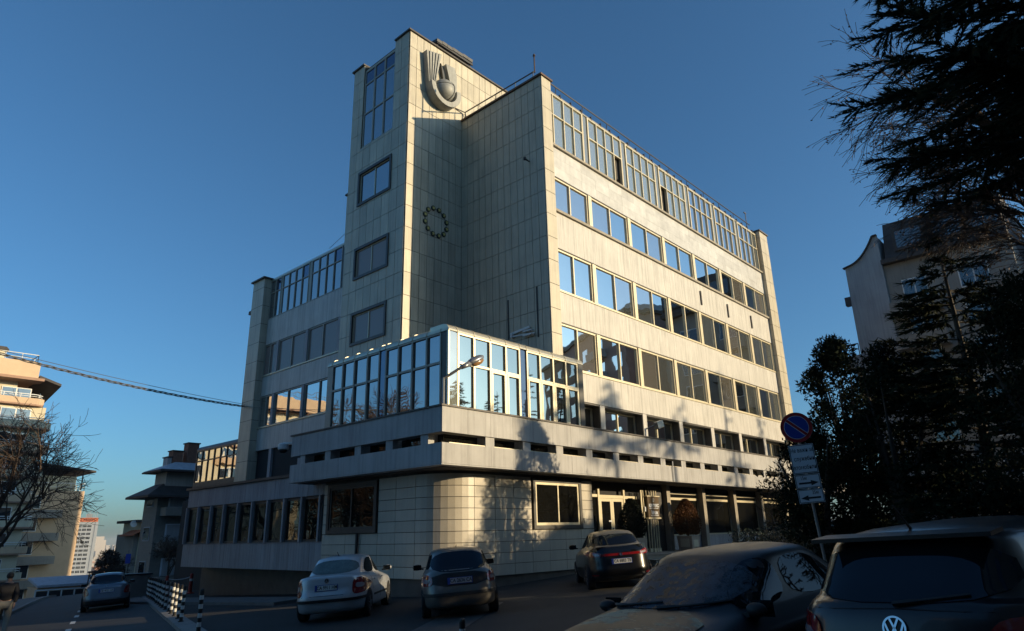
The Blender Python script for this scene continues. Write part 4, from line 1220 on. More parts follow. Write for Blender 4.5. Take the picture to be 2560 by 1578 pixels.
# --- silver saloon seen from behind
def silver_saloon():
    c = thing('parked_car', 'silver saloon with frosted rear window parked nose to the shaded side wall', 'car', group='cars parked round the corner of the office building')
    L = [(.30, 4.45, .74, 5, .20, .20), (.10, 4.62, .84, 5, .24, .22), (.02, 4.68, .87, 5, .42, .40), (.00, 4.70, .875, 5, .56, .52), (.06, 4.66, .87, 5, .74, .66),
         (.09, 4.50, .855, 5, .92, .74), (.16, 4.30, .80, 5, 1.02, .80, .02), (.60, 3.55, .71, 4.6, 1.04, .94, .02, 1), (1.02, 2.92, .63, 4.2, 1.29, 1.27, .02), (1.22, 2.72, .57, 4, 1.40, 1.40, .03), (1.45, 2.45, .40, 4, 1.45, 1.445, .02)]
    b, bv = body(c, L, 'paint_silver')
    patch(bv, [(-.64, 1.06), (.64, 1.06), (.50, 1.36), (-.50, 1.36)], 'rear', 'rear_frost', 'rear_window', c, rnd=2)
    sides(c, bv, [[(1.05, 1.02), (2.28, .99), (2.28, 1.37), (1.55, 1.36)], [(2.36, .99), (3.36, .96), (2.78, 1.36), (2.36, 1.37)]], 'car_glass', 'side_window')
    patch(bv, [(-.64, .98), (.64, .98), (.5, 1.36), (-.5, 1.36)], 'front', 'car_glass', 'windscreen', c)
    lights2(c, bv, [(.60, .58), (.86, .60), (.86, .86), (.72, .97), (.60, .90)], sub=[([(.66, .72), (.80, .72), (.80, .82), (.66, .84)], 'tail_clear', 'reversing_light')])
    patch(bv, [(-.88, .46), (.88, .46), (.88, .52), (-.88, .52)], 'rear', 'trim', 'bumper_strip', c, off=.02, rnd=0, step=.05)
    sides(c, bv, [[(.2, .46), (.75, .46), (.75, .51), (.2, .51)], [(1.45, .44), (3.4, .42), (3.4, .47), (1.45, .49)]], 'trim', 'rubbing_strip', off=.012, rnd=0)
    patch(bv, [(-.34, .70), (.34, .70), (.36, .86), (-.36, .86)], 'rear', 'paint_silver', 'plate_recess', c, off=-.004, rnd=1)
    plate(c, bv, .775, 'CA 9911 HM')
    roundel(c, bv, .93, .055, 'rear', 'vw')
    seam(bv, c, [(-.60, .58), (-.58, .60), (.58, .60)], 'rear'); seam(bv, c, [(2.32, .35), (2.32, .97)], 'right'); seam(bv, c, [(1.35, .6), (1.2, .97)], 'right')
    MB().tube([(1.35, 0, 1.44), (1.15, 0, 1.56)], [.012, .005], 5).build('roof_aerial', 'trim', c)
    for x in (.92, 3.62):
        for s in (1, -1):
            wheel(c, x, s * .775, .31, s, 7)
    sides(c, bv, [arch(.92, .35), arch(3.62, .35)], 'black_paint', 'wheel_arch', off=.004, rnd=0)
    for s in (1, -1): car_mirror(c, 3.12, s * .80, 1.02, s, 'paint_silver')
    for x in (1.6, 2.6):
        for s in (1, -1): MB().bar((x - .1, s * .878, .83), (x + .1, s * .878, .83), .03).build('door_handle', 'paint_silver', c)
    return c
frosty('rear_frost', (0.05, 0.075, 0.075), (0.16, 0.22, 0.22), 0.35, 20, 0.10, 0.42)
# --- sand-grey hatchback estate seen from behind
def sand_hatch():
    c = thing('parked_car', 'dull sand-grey hatchback parked nose to the rounded lit corner', 'car', group='cars parked round the corner of the office building')
    L = [(.25, 4.1, .72, 5, .20, .20), (.06, 4.28, .82, 5, .25, .22), (.00, 4.34, .85, 5, .42, .40), (.02, 4.35, .86, 5, .56, .52), (.08, 4.30, .855, 5, .74, .66),
         (.13, 4.15, .835, 5, .90, .74), (.20, 3.95, .78, 5, .98, .80, .01), (.30, 3.35, .73, 4.6, 1.03, .93, .02, 1), (.60, 2.75, .64, 4.4, 1.28, 1.24, .02), (.80, 2.50, .58, 4, 1.39, 1.38, .025), (1.05, 2.25, .42, 4, 1.435, 1.43, .015)]
    b, bv = body(c, L, 'paint_sand')
    patch(bv, [(-.67, .95), (.67, .95), (.55, 1.36), (-.55, 1.36)], 'rear', 'car_glass', 'rear_window', c, rnd=2)
    patch(bv, [(-.60, .66), (.60, .66), (.62, .93), (-.62, .93)], 'rear', 'trim', 'tailgate_panel', c, off=.004, rnd=1)
    sides(c, bv, [[(.55, 1.03), (1.05, 1.0), (1.1, 1.33), (.85, 1.32)], [(1.12, 1.0), (2.08, .98), (2.08, 1.35), (1.17, 1.35)], [(2.16, .98), (3.16, .95), (2.55, 1.34), (2.16, 1.35)]], 'car_glass', 'side_window')
    patch(bv, [(-.64, .98), (.64, .98), (.5, 1.34), (-.5, 1.34)], 'front', 'car_glass', 'windscreen', c)
    lights2(c, bv, [(.60, .68), (.86, .68), (.84, .92), (.60, .90)], sub=[([(.66, .74), (.80, .74), (.80, .82), (.66, .82)], 'tail_clear', 'reversing_light')])
    patch(bv, [(-.87, .46), (.87, .46), (.87, .53), (-.87, .53)], 'rear', 'trim', 'bumper_strip', c, off=.02, rnd=0, step=.05)
    sides(c, bv, [[(.2, .46), (.62, .46), (.62, .52), (.2, .52)], [(1.3, .44), (3.2, .42), (3.2, .48), (1.3, .50)]], 'trim', 'rubbing_strip', off=.012, rnd=0)
    pq_ = plate(c, bv, .76, 'CA 2636 CA'); setmat(pq_, 'annex_panel')
    seam(bv, c, [(2.12, .35), (2.12, .97)], 'left')
    MB().tube([(1.15, 0, 1.43), (1.0, 0, 1.50)], [.014, .006], 5).build('roof_aerial', 'trim', c)
    for x in (.78, 3.36):
        for s in (1, -1): wheel(c, x, s * .76, .30, s, 6)
    sides(c, bv, [arch(.78, .34), arch(3.36, .34)], 'black_paint', 'wheel_arch', off=.004, rnd=0)
    for s in (1, -1): car_mirror(c, 2.92, s * .80, 1.0, s, 'paint_sand')
    return c
# --- black hatchback with a full-width rear light bar
def black_hatch():
    c = thing('parked_car', 'glossy black hatchback with rear spoiler and full-width red light bar parked before the entrance', 'car', group='cars parked round the corner of the office building')
    L = [(.25, 4.0, .74, 5, .20, .20), (.08, 4.18, .84, 4.6, .25, .22), (.00, 4.24, .88, 4.4, .44, .40), (.02, 4.25, .89, 4.2, .62, .52), (.06, 4.15, .885, 4.2, .82, .70),
         (.10, 4.00, .86, 4.2, .96, .80), (.22, 3.75, .79, 4.2, 1.06, .88, .01), (.34, 3.40, .73, 4, 1.10, .98, .02, 1), (.62, 2.62, .64, 4, 1.28, 1.28, .02), (.95, 2.30, .56, 3.6, 1.41, 1.42, .03), (1.35, 2.05, .38, 3.6, 1.465, 1.46, .02)]
    b, bv = body(c, L, 'paint_black')
    patch(bv, [(-.68, 1.11), (.68, 1.11), (.53, 1.38), (-.53, 1.38)], 'rear', 'car_glass', 'rear_window', c)
    patch(bv, [(-.70, .91), (.70, .91), (.70, 1.06), (-.70, 1.06)], 'rear', 'car_glass', 'lower_rear_window', c, off=.005)
    patch(bv, [(-.80, .84), (.80, .84), (.80, .90), (-.80, .90)], 'rear', 'tail_red', 'light_bar', c, off=.014, rnd=1, step=.05)
    lights2(c, bv, [(.50, .82), (.84, .84), (.86, .98), (.52, .92)], sub=[([(.56, .85), (.70, .86), (.70, .92), (.56, .90)], 'tail_clear', 'reversing_light')], off=.02)
    MB().obox((.30, 0, 1.080), (.05, 0, .012), (0, .63, 0), (-.004, 0, .014)).build('spoiler', 'paint_black', c)
    sides(c, bv, [[(.75, 1.10), (1.5, 1.06), (1.5, 1.36), (1.2, 1.36)], [(1.58, 1.05), (3.2, .99), (2.35, 1.37), (1.58, 1.38)]], 'car_glass', 'side_window')
    patch(bv, [(-.64, 1.02), (.64, 1.02), (.5, 1.36), (-.5, 1.36)], 'front', 'car_glass', 'windscreen', c)
    plate(c, bv, .70, 'CA 6883 TB')
    roundel(c, bv, .87, .045, 'rear', 'oval')
    patch(bv, [(-.55, .26), (.55, .26), (.50, .34), (-.50, .34)], 'rear', 'trim', 'bumper_grille', c, off=.012, rnd=1)
    lights2(c, bv, [(.62, .36), (.78, .36), (.78, .40), (.62, .40)], name='rear_reflector')
    MB().tube([(-.02, -.62, .28), (.14, -.62, .28)], .045, 12).build('exhaust', 'chrome', c)
    for x in (.80, 3.40):
        for s in (1, -1): wheel(c, x, s * .79, .32, s, 6)
    sides(c, bv, [arch(.80, .36), arch(3.40, .36)], 'trim', 'wheel_arch', off=.004, rnd=0)
    for s in (1, -1): car_mirror(c, 2.95, s * .82, 1.06, s, 'paint_black')
    return c
# --- blue-grey liftback down the street
def blue_lift():
    c = thing('parked_car', 'blue-grey liftback standing in the lane down the sloping street beside the striped bollards', 'car')
    L = [(.25, 4.3, .70, 5, .20, .20), (.06, 4.46, .82, 5, .25, .22), (.00, 4.52, .855, 5, .45, .40), (.02, 4.53, .865, 5, .60, .52), (.06, 4.48, .86, 5, .80, .66),
         (.10, 4.30, .84, 5, .95, .74), (.22, 4.10, .77, 5, 1.03, .80, .02), (.45, 3.45, .71, 4.6, 1.06, .94, .02, 1), (.85, 2.80, .62, 4.2, 1.29, 1.26, .02), (1.10, 2.60, .57, 4, 1.40, 1.39, .03), (1.3, 2.35, .42, 4, 1.44, 1.435, .02)]
    b, bv = body(c, L, 'paint_bluegrey')
    patch(bv, [(-.66, 1.04), (.66, 1.04), (.52, 1.37), (-.52, 1.37)], 'rear', 'car_glass', 'rear_window', c)
    sides(c, bv, [[(1.0, 1.02), (2.2, .99), (2.2, 1.36), (1.4, 1.36)], [(2.28, .99), (3.25, .96), (2.7, 1.35), (2.28, 1.36)]], 'car_glass', 'side_window')
    patch(bv, [(-.64, .98), (.64, .98), (.5, 1.36), (-.5, 1.36)], 'front', 'car_glass', 'windscreen', c)
    lights2(c, bv, [(.58, .64), (.85, .62), (.85, .92), (.70, .94)])
    patch(bv, [(-.86, .22), (.86, .22), (.86, .44), (-.86, .44)], 'rear', 'trim', 'bumper', c, off=.015, rnd=0)
    plate(c, bv, .78, 'CB 4021 AX'); roundel(c, bv, .95, .05, 'rear', 'oval')
    for s in (1, -1): MB().tube([(1.0, s * .54, 1.44), (1.2, s * .54, 1.47), (2.5, s * .54, 1.47), (2.65, s * .52, 1.43)], .016, 5).build('roof_rail', 'trim', c)
    wipe(c, bv, [(0.02, 1.06), (-.36, 1.10)])
    for x in (.85, 3.45):
        for s in (1, -1): wheel(c, x, s * .77, .31, s, 6)
    sides(c, bv, [arch(.85, .35), arch(3.45, .35)], 'black_paint', 'wheel_arch', off=.004, rnd=0)
    for s in (1, -1): car_mirror(c, 3.0, s * .79, 1.0, s, 'paint_bluegrey')
    return c
# --- black hatchback close on the right, tail to the viewer
def near_hatch():
    c = thing('parked_car', 'black hatchback close by at the right edge, tail lights and round badge facing us', 'car')
    L = [(.25, 4.0, .72, 5, .20, .20), (.06, 4.14, .83, 5, .25, .22), (.00, 4.20, .87, 4.8, .46, .40), (.03, 4.20, .88, 4.6, .62, .52), (.07, 4.12, .875, 4.6, .82, .68),
         (.11, 3.95, .855, 4.6, .97, .76), (.16, 3.75, .82, 4.6, 1.04, .83, .01), (.22, 3.28, .77, 4.4, 1.07, .95, .02, 1), (.42, 2.62, .67, 4.4, 1.32, 1.28, .02), (.56, 2.35, .61, 4.2, 1.43, 1.42, .03), (.85, 2.10, .44, 4, 1.485, 1.48, .015)]
    b, bv = body(c, L, 'paint_black')
    patch(bv, [(-.70, 1.05), (.70, 1.05), (.58, 1.39), (-.58, 1.39)], 'rear', 'car_glass', 'rear_window', c)
    MB().obox((.50, 0, 1.452), (.13, 0, .008), (0, .60, 0), (0, 0, .014)).build('spoiler', 'paint_black', c)
    sides(c, bv, [[(.62, 1.06), (1.02, 1.03), (1.02, 1.33), (.78, 1.32)], [(1.10, 1.02), (2.0, 1.0), (2.0, 1.38), (1.15, 1.39)], [(2.08, 1.0), (3.1, .96), (2.45, 1.37), (2.08, 1.38)]], 'car_glass', 'side_window')
    patch(bv, [(-.64, 1.0), (.64, 1.0), (.5, 1.36), (-.5, 1.36)], 'front', 'car_glass', 'windscreen', c)
    lights2(c, bv, [(.52, .70), (.86, .66), (.88, .84), (.80, .98), (.52, .96)], sub=[([(.57 + .09 + .085 * math.cos(t), .80 + .085 * math.sin(t)) for t in lin(0, 2 * math.pi, 14)[:-1]], 'tail_clear', 'lamp_ring'), ([(.79 + .045 * math.cos(t), .80 + .08 * math.sin(t)) for t in lin(0, 2 * math.pi, 12)[:-1]], 'tail_clear', 'lamp_ring')])
    roundel(c, bv, .905, .075, 'rear', 'vw')
    plate(c, bv, .52, 'CA 1748 KC')
    seam(bv, c, [(-.82, 1.0), (0, 1.02), (.82, 1.0)], 'rear')
    wipe(c, bv, [(0.0, 1.05), (.44, 1.10)])
    for x in (.78, 3.36):
        for s in (1, -1): wheel(c, x, s * .78, .31, s, 5)
    sides(c, bv, [arch(.78, .35), arch(3.36, .35)], 'trim', 'wheel_arch', off=.004, rnd=0)
    for s in (1, -1): car_mirror(c, 2.85, s * .80, 1.04, s, 'paint_black')
    MB().tube([(.72, 0, 1.475), (.50, 0, 1.66)], [.012, .005], 5).build('roof_aerial', 'trim', c)
    return c
# --- dark saloon facing the viewer, frost on glass and bonnet
def near_saloon():
    c = thing('parked_car', 'dark saloon facing the viewer with frosted windscreen and frost-flecked bonnet', 'car')
    L = [(.15, 4.25, .72, 5, .20, .20), (.04, 4.38, .83, 5, .25, .22), (.00, 4.44, .87, 4.6, .42, .42), (.02, 4.45, .88, 4.4, .58, .54), (.06, 4.36, .875, 4.4, .78, .68),
         (.10, 4.22, .86, 4.4, .92, .76), (.20, 4.10, .80, 4.4, .99, .83, .02), (.75, 3.25, .73, 4.4, 1.01, .97, .025, 1), (1.20, 2.72, .64, 4.2, 1.26, 1.24, .02), (1.45, 2.45, .58, 4, 1.37, 1.365, .03), (1.65, 2.20, .42, 4, 1.415, 1.41, .02)]
    b, bv = body(c, L, 'paint_navy')
    patch(bv, [(-.68, 1.00), (.68, 1.00), (.54, 1.33), (-.54, 1.33)], 'front', 'frost_glass', 'windscreen', c, rnd=2)
    patch(bv, [(3.26, -.60), (4.12, -.66), (4.22, -.3), (4.22, .3), (4.12, .66), (3.26, .60)], 'top', 'frost_bonnet', 'bonnet', c, rnd=1, off=.008)
    sides(c, bv, [[(1.2, 1.0), (2.25, .99), (2.25, 1.33), (1.65, 1.33)], [(2.33, .99), (3.15, .97), (2.55, 1.33), (2.33, 1.33)]], 'car_glass', 'side_window')
    patch(bv, [(-.6, 1.03), (.6, 1.03), (.5, 1.32), (-.5, 1.32)], 'rear', 'car_glass', 'rear_window', c)
    for s in (1, -1):
        pl_ = [(.40, .58), (.80, .60), (.80, .74), (.44, .74)]
        patch(bv, pl_ if s > 0 else mirror(pl_), 'front', 'headlight', 'headlight', c, off=.012)
    patch(bv, [(-.34, .54), (.34, .54), (.36, .74), (-.36, .74)], 'front', 'trim', 'grille', c, off=.01, rnd=1)
    plate(c, bv, .45, 'CA 5207 PX', 'front')
    wipe(c, bv, [(-.58, 1.01), (.02, 1.05)], 'front'); wipe(c, bv, [(.02, 1.01), (.60, 1.05)], 'front')
    lights2(c, bv, [(.56, .66), (.84, .66), (.84, .86), (.56, .86)])
    for x in (.95, 3.55):
        for s in (1, -1): wheel(c, x, s * .78, .31, s, 7)
    sides(c, bv, [arch(.95, .35), arch(3.55, .35)], 'trim', 'wheel_arch', off=.004, rnd=0)
    for s in (1, -1): car_mirror(c, 2.98, s * .66, .98, s, 'trim', .75)
    return c
CARS = [(silver_saloon(), -12.0, -2.5, 47), (sand_hatch(), -10.83, -5.93, 40), (black_hatch(), -5.75, -6.75, 46), (blue_lift(), -11.2, 14.7, 19)]
for c, x, y, az in CARS: place(c, x, y, az)
place(near_hatch(), -16.57, -16.09, 98, -.02)
place(near_saloon(), -12.98, -14.55, 277, -.05)
# ------------------------------------------------------------------ neighbouring houses
def pbox(name, m, parent, *a): return MB().box(*a).build(name, m, parent)
# left apartment block: stepped balconies facing the crossing
LA = thing('apartment_block', 'tan flats with stacked rounded balconies at the left, top floors in sun', 'building', (-18, 84, -5))
pbox('wall', 'plaster_cream', LA, -48, 80.0, -8, -0.4, 96, 17.0)
pbox('wall', 'plaster_cream', LA, -48, 80.2, 17.001, -3.2, 95, 22.0)
pbox('roof_parapet', 'plaster_tan', LA, -48, 78.6, 20.75, -1.6, 95.5, 22.7)
mb = MB().box(-48, 78.2, 20.42, -1.0, 96, 20.74)
mb.build('eaves', 'slab_edge', LA)
MB().prism([(78.5, 20.9), (78.5, 20.6), (97, 17.4), (97, 17.8)], (-1.5, 0, .25), (0, 1, 0), (0, 0, 1), (2.4, 0, -.75)).build('side_roof', 'roof_dark', LA)
for x in (-5.2, -12, -19.5):
    ch = pbox('chimney', 'plaster_cream', LA, x - .6, 83, 22.7, x + .6, 84, 24.5)
    MB().box(x - .9, 82.8, 24.62, x + .9, 84.2, 24.75).prism([(-.9, 0), (.9, 0), (.6, .3), (-.6, .3)], (x, 82.8, 24.751), (1, 0, 0), (0, 0, 1), (0, 1.4, 0)).build('chimney_cowl', 'roof_dark', ch)
def railing(parent, pts, h, m='white_paint', sp=1.6):
    mb = MB()
    for a, b in zip(pts[:-1], pts[1:]):
        a, b = Vector(a), Vector(b); n = max(1, int((b - a).length / sp))
        mb.bar(a + Vector((0, 0, h)), b + Vector((0, 0, h)), .08); mb.bar(a + Vector((0, 0, h * .5)), b + Vector((0, 0, h * .5)), .05)
        for i in range(n + 1):
            p = a + (b - a) * i / n
            mb.bar(p, p + Vector((0, 0, h)), .06)
    return mb.build('railing', m, parent)
railing(LA, [(-48, 79.0, 22.7), (-1.9, 79.0, 22.7), (-1.9, 94, 22.7)], .95, 'dull_metal')
fl = [17.5, 14.75, 12.0, 9.2, 6.4, 3.6, 0.8, -2.0]
pbox('front_wall', 'plaster_cream', LA, -48, 78.4, -8, -0.25, 79.999, 17.3)
for i, z in enumerate(fl):
    xr = [-.6, .5, .7, .6, .5, .6, .5, .4][i]
    yf = [77.7, 77.5, 77.4, 77.6, 77.7, 77.6, 77.7, 77.7][i]
    x0 = -47.8 if i < 2 else -9.5
    tone = 'plaster_tan' if i % 2 == 0 else 'plaster_cream'
    c = [(xr - .9 + .9 * math.sin(t), yf + .9 - .9 * math.cos(t)) for t in lin(0, math.pi / 2, 6)]
    MB().prism([(x0, yf)] + c + [(xr, 92), (x0, 92)], (0, 0, z - .18), (1, 0, 0), (0, 1, 0), (0, 0, .18)).build('balcony_slab', 'slab_edge', LA)
    mb = MB(); inner = [(x0, yf)] + c + [(xr, 91)]
    for (xa, ya), (xb, yb) in zip(inner[:-1], inner[1:]): mb.bar((xa, ya + .1, z + .35), (xb, yb + .1, z + .35), .14, .70)
    mb.build('balcony_parapet', tone, LA)
    railing(LA, [(x0 + .3, yf + .15, z + .7), (xr - .9, yf + .15, z + .7), (xr - .2, yf + .9, z + .7), (xr - .1, 90, z + .7)], .45)
    if i >= 2:
        for xb in (-19, -30, -41):
            MB().box(xb - 2.4, 77.5, z - .2, xb + 2.4, 78.399, z + .85).build('balcony', tone, LA)
    yw = 78.4 if i > 0 else 80.2
    for x in (-3.2, -7.4, -13, -19, -24.5, -30, -35.5, -41):
        wf = MB().box(x - 1.5, yw - .1, z + .1, x + 1.5, yw - .002, z + 2.2).build('window', 'white_paint', LA)
        for q in (-1, 1): pbox('pane', 'window_dark', wf, x + q * .74 - .66, yw - .13, z + .2, x + q * .74 + .66, yw - .101, z + 2.1)
    if i % 2: pbox('air_conditioner', 'white_paint', LA, -10.6, yw - .5, z + 1.2, -9.9, yw - .11, z + 1.75)
    for y in (83, 88):
        wf = MB().box(-.4, y - 1, z + .15, -.3, y + 1, z + 2.1).build('window', 'white_paint', LA)
        pbox('pane', 'window_dark', wf, -.299, y - .9, z + .25, -.26, y + .9, z + 2.0)
# second house behind it, edge in sun
LB = thing('apartment_block', 'narrow tan house further down the street with awning roof and sunlit edge', 'building', (3, 96, -6))
pbox('wall', 'plaster_tan', LB, -6, 92, -9, 9.2, 104, 8.6)
pbox('top_floor', 'plaster_cream', LB, -6, 93, 8.601, 8.2, 103, 10.6)
MB().prism([(0, 0), (9.3, -1.1), (9.3, -.85), (0, .25)], (.7, 91.2, 12.2), (1, 0, 0), (0, 0, 1), (0, 13, 0)).build('awning_roof', 'roof_dark', LB)
for x in (4, 8.6): MB().bar((x, 91.8, 8.7), (x, 91.8, 11.4), .14).build('awning_post', 'dark_metal', LB)
railing(LB, [(-6, 92.1, 8.6), (9.1, 92.1, 8.6), (9.1, 103, 8.6)], 1.0)
for i in range(5):
    z = 6.0 - 2.9 * i
    pbox('balcony_slab', 'plaster_beige', LB, -6, 90.6, z - 1.0, 6.6, 91.99, z)
    wf = pbox('window', 'white_paint', LB, 1.0, 91.9, z + .2, 4.2, 91.99, z + 1.9)
    pbox('pane', 'window_dark', wf, 1.1, 91.86, z + .3, 4.1, 91.899, z + 1.8)
# low garage roof and white gate closing the street
LG = thing('garage', 'low garage with pale snow-dusted roof at the bottom of the street', 'building', (-1, 57, -4))
MB().prism([(0, 0), (3.4, .55), (3.4, .75), (0, .2)], (-3.5, 55.6, -1.95), (0, 1, 0), (0, 0, 1), (6.5, 0, .0)).build('roof', 'snow_roof', LG)
pbox('wall', 'plaster_tan', LG, -3.4, 55.9, -6, 2.7, 59, -1.97)
GT = thing('gate', 'white barred gate of square panels across the bottom of the street', 'gate', (-2.0, 54.5, -4.5))
mb = MB()
mb.bar((-3.9, 54.5, -2.1), (.6, 54.5, -2.1), .10).bar((-3.9, 54.5, -3.2), (.6, 54.5, -3.2), .08).bar((-3.9, 54.5, -4.4), (.6, 54.5, -4.4), .08)
for x in (-3.85, -2.9, -1.9, -.9, .1, .55): mb.bar((x, 54.5, -5.2), (x, 54.5, -2.1), .10)
mb.build('gate_frame', 'white_paint', GT)
pbox('gate_panel', 'dark_metal', GT, -3.8, 54.53, -5.2, .5, 54.56, -2.2)
# dark villa beyond the annex
V = thing('villa', 'dark villa with deep eaves, attic and chimneys behind the office annex', 'house', (6, 50, -3))
pbox('wall', 'villa_wall', V, 2.0, 46.2, -5, 12, 49.2, 5.6)
pbox('attic_wall', 'plaster_beige', V, 2.5, 46.3, 6.0, 12, 48.8, 7.7)
def hip(parent, x0, y0, x1, y1, z0, z1, ins, name='roof', m='roof_dark', th=.18):
    mb = MB(); b = 0
    mb.v = [(x0, y0, z0), (x1, y0, z0), (x1, y1, z0), (x0, y1, z0), (x0 + ins, y0 + ins, z1), (x1 - ins, y0 + ins, z1), (x1 - ins, y1 - ins, z1), (x0 + ins, y1 - ins, z1),
            (x0, y0, z0 - th), (x1, y0, z0 - th), (x1, y1, z0 - th), (x0, y1, z0 - th)]
    mb.f = [(0, 1, 5, 4), (1, 2, 6, 5), (2, 3, 7, 6), (3, 0, 4, 7), (4, 5, 6, 7), (8, 9, 1, 0), (9, 10, 2, 1), (10, 11, 3, 2), (11, 8, 0, 3), (11, 10, 9, 8)]
    return mb.build(name, m, parent)
hip(V, .7, 44.9, 13.3, 50.2, 5.45, 6.5, 1.7, 'eaves_roof')
rf = hip(V, 1.7, 45.5, 12.8, 49.6, 7.7, 8.5, 1.8, 'roof', 'snow_roof')
hip(V, 1.6, 45.4, 12.9, 49.7, 7.62, 7.69, .1, 'gutter', 'roof_dark', .12)
for (x0, x1, z) in ((3.3, 4.2, 9.5), (4.6, 5.6, 10.3), (2.9, 3.25, 8.9)):
    pbox('chimney', 'brick' if x0 > 3 else 'plaster_grey', V, x0, 47.6, 7.8, x1, 48.6, z)
    pbox('chimney_cap', 'roof_dark', V, x0 - .08, 47.5, z + .001, x1 + .08, 48.7, z + .1)
for z in (3.75, 0.9, -1.9):
    pbox('balcony_slab', 'villa_wall', V, 2.3, 44.9, z, 11, 46.19, z + .7)
    wf = pbox('window', 'sign_white', V, 2.9, 46.05, z + .75, 8.6, 46.18, z + 2.2 if z < 3 else 5.3)
    pbox('pane', 'plaster_grey', wf, 3.0, 46.0, z + .8, 4.3, 46.04, z + 2.1 if z < 3 else 5.2); pbox('pane', 'window_dark', wf, 4.6, 46.0, z + .8, 8.5, 46.04, z + 2.1 if z < 3 else 5.2)
    pbox('balcony_post', 'plaster_grey', V, 4.35, 45.0, z + .7, 4.55, 45.2, z + 2.6 if z < 3 else 5.4)
    wf = pbox('window', 'plaster_grey', V, 1.95, 47.0, z + .8, 1.999, 48.4, z + 2.0 if z < 3 else 5.2)
    pbox('pane', 'window_dark', wf, 1.93, 47.1, z + .9, 1.949, 48.3, z + 1.9 if z < 3 else 5.1)
# small house with dish and orange lean-to
H2 = thing('house', 'small distant house with orange lean-to roof and a satellite dish, catching the sun', 'house', (12, 75, -2))
pbox('wall', 'plaster_cream', H2, 10.2, 72.2, -6, 14, 78, 3.9)
pbox('porch_wall', 'plaster_beige', H2, 9.6, 72.6, -6, 10.19, 78, 2.6)
pbox('flat_roof', 'roof_dark', H2, 9.5, 71.8, 3.901, 14.4, 78.5, 4.2)
MB().prism([(0, 0), (1.5, .75), (1.5, .85), (0, .1)], (8.95, 71.3, 2.35), (1, 0, 0), (0, 0, 1), (0, 4, 0)).build('lean_to_roof', 'roof_orange', H2)
MB().lathe((9.3, 72.2, 3.75), [(.02, .10), (.30, .02), (.38, -.06), (.39, -.07)], 16, 'y').build('satellite_dish', 'white_paint', H2)
pbox('window', 'window_dark', H2, 10.6, 72.15, .5, 12.2, 72.19, 1.9)

# hotel tower far down the hill
HT = thing('hotel_tower', 'tall white slab hotel with orange roof sign far down the hill', 'building', (146, 560, -50))
a = Vector((118.0, 566.4, 0)); b = Vector((152.2, 556.7, 0)); u = (b - a).normalized(); nrm = Vector((u.y, -u.x, 0)); Wd = (b - a).length
def hbox(name, m, u0, u1, d0, d1, z0, z1, parent=HT):
    c = a + u * ((u0 + u1) / 2) - nrm * ((d0 + d1) / 2) + Vector((0, 0, (z0 + z1) / 2))
    return MB().obox(c, u * (u1 - u0) / 2, nrm * (d1 - d0) / 2, Vector((0, 0, (z1 - z0) / 2))).build(name, m, parent)
hbox('wall', 'tower_white', 0, Wd, 0, 12, -60, 16.6)
hbox('end_wall', 'tower_white', Wd - 1.4, Wd + .5, -.35, 12.3, -60, 16.9)
hbox('roof_band', 'sign_orange', 0, Wd, -.5, 11, 16.9, 19.7)
hbox('roof_slab', 'tower_white', 0, Wd + .2, -.2, 12, 16.601, 16.89)
hbox('plant_room', 'tower_white', Wd - 8, Wd - 4, 3, 8, 19.71, 22.5)
for k in range(7): hbox('roof_aerial', 'tower_white', Wd - 7.8 + 1.1 * k, Wd - 7.5 + 1.1 * k, 2, 2.3, 19.6, 22.5 + (k * 37 % 5) * .6)
for i in range(12):
    z = 15.0 - 2.86 * i if i else 14.6
    mb = MB()
    for g in range(11):
        for q in range(3):
            u0 = Wd - 3.6 - g * 3.1 - q * .88
            c = a + u * (u0 - .36) + nrm * .03 + Vector((0, 0, z - .75))
            mb.obox(c, u * .36, nrm * .05, Vector((0, 0, .78)))
    tag(mb.build('window_row', 'window_dark', HT), kind='stuff')
cc = a + u * (Wd - 9.7) + nrm * .56 + Vector((0, 0, 18.25))
put_text('\u0425\u041e\u0422\u0415\u041b \u0425\u0415\u041c\u0423\u0421', 2.5, cc, u, (0, 0, 1), 'sign_letter', 'roof_lettering', HT, .05, .05, .98)
# city on the plain
mb = MB(); mr_ = MB(); rc = random.Random(3)
for i in range(1500):
    az = R(rc.uniform(12.5, 22)); d = rc.uniform(420, 5200) ** 1.0
    x, y = CAM.x + d * math.sin(az), CAM.y + d * math.cos(az)
    w, l, h = rc.uniform(8, 26), rc.uniform(8, 22), rc.choice((6, 7, 9, 12, 16, 22))
    if d > 2500 and rc.random() < .06: h = 55; w = l = 18
    z = ground_z(x, y)
    (mb if rc.random() < .55 else mr_).box(x - w / 2, y - l / 2, z - 2, x + w / 2, y + l / 2, z + h)
for az_, d, w, h in ((15.78, 4200, 40, 125), (15.55, 4300, 26, 92), (16.9, 3000, 42, 88), (17.15, 3050, 30, 76)):
    x, y = CAM.x + d * math.sin(R(az_)), CAM.y + d * math.cos(R(az_)); mb.box(x - w / 2, y - 20, -64, x + w / 2, y + 20, -62 + h)
tag(mb.build('distant_city', 'city_wall'), 'hazy mass of city blocks on the plain at the end of the street', 'city', kind='stuff')
tag(mr_.build('distant_roofs', 'city_roof'), 'reddish far roofs on the plain at the end of the street', 'roofs', kind='stuff')

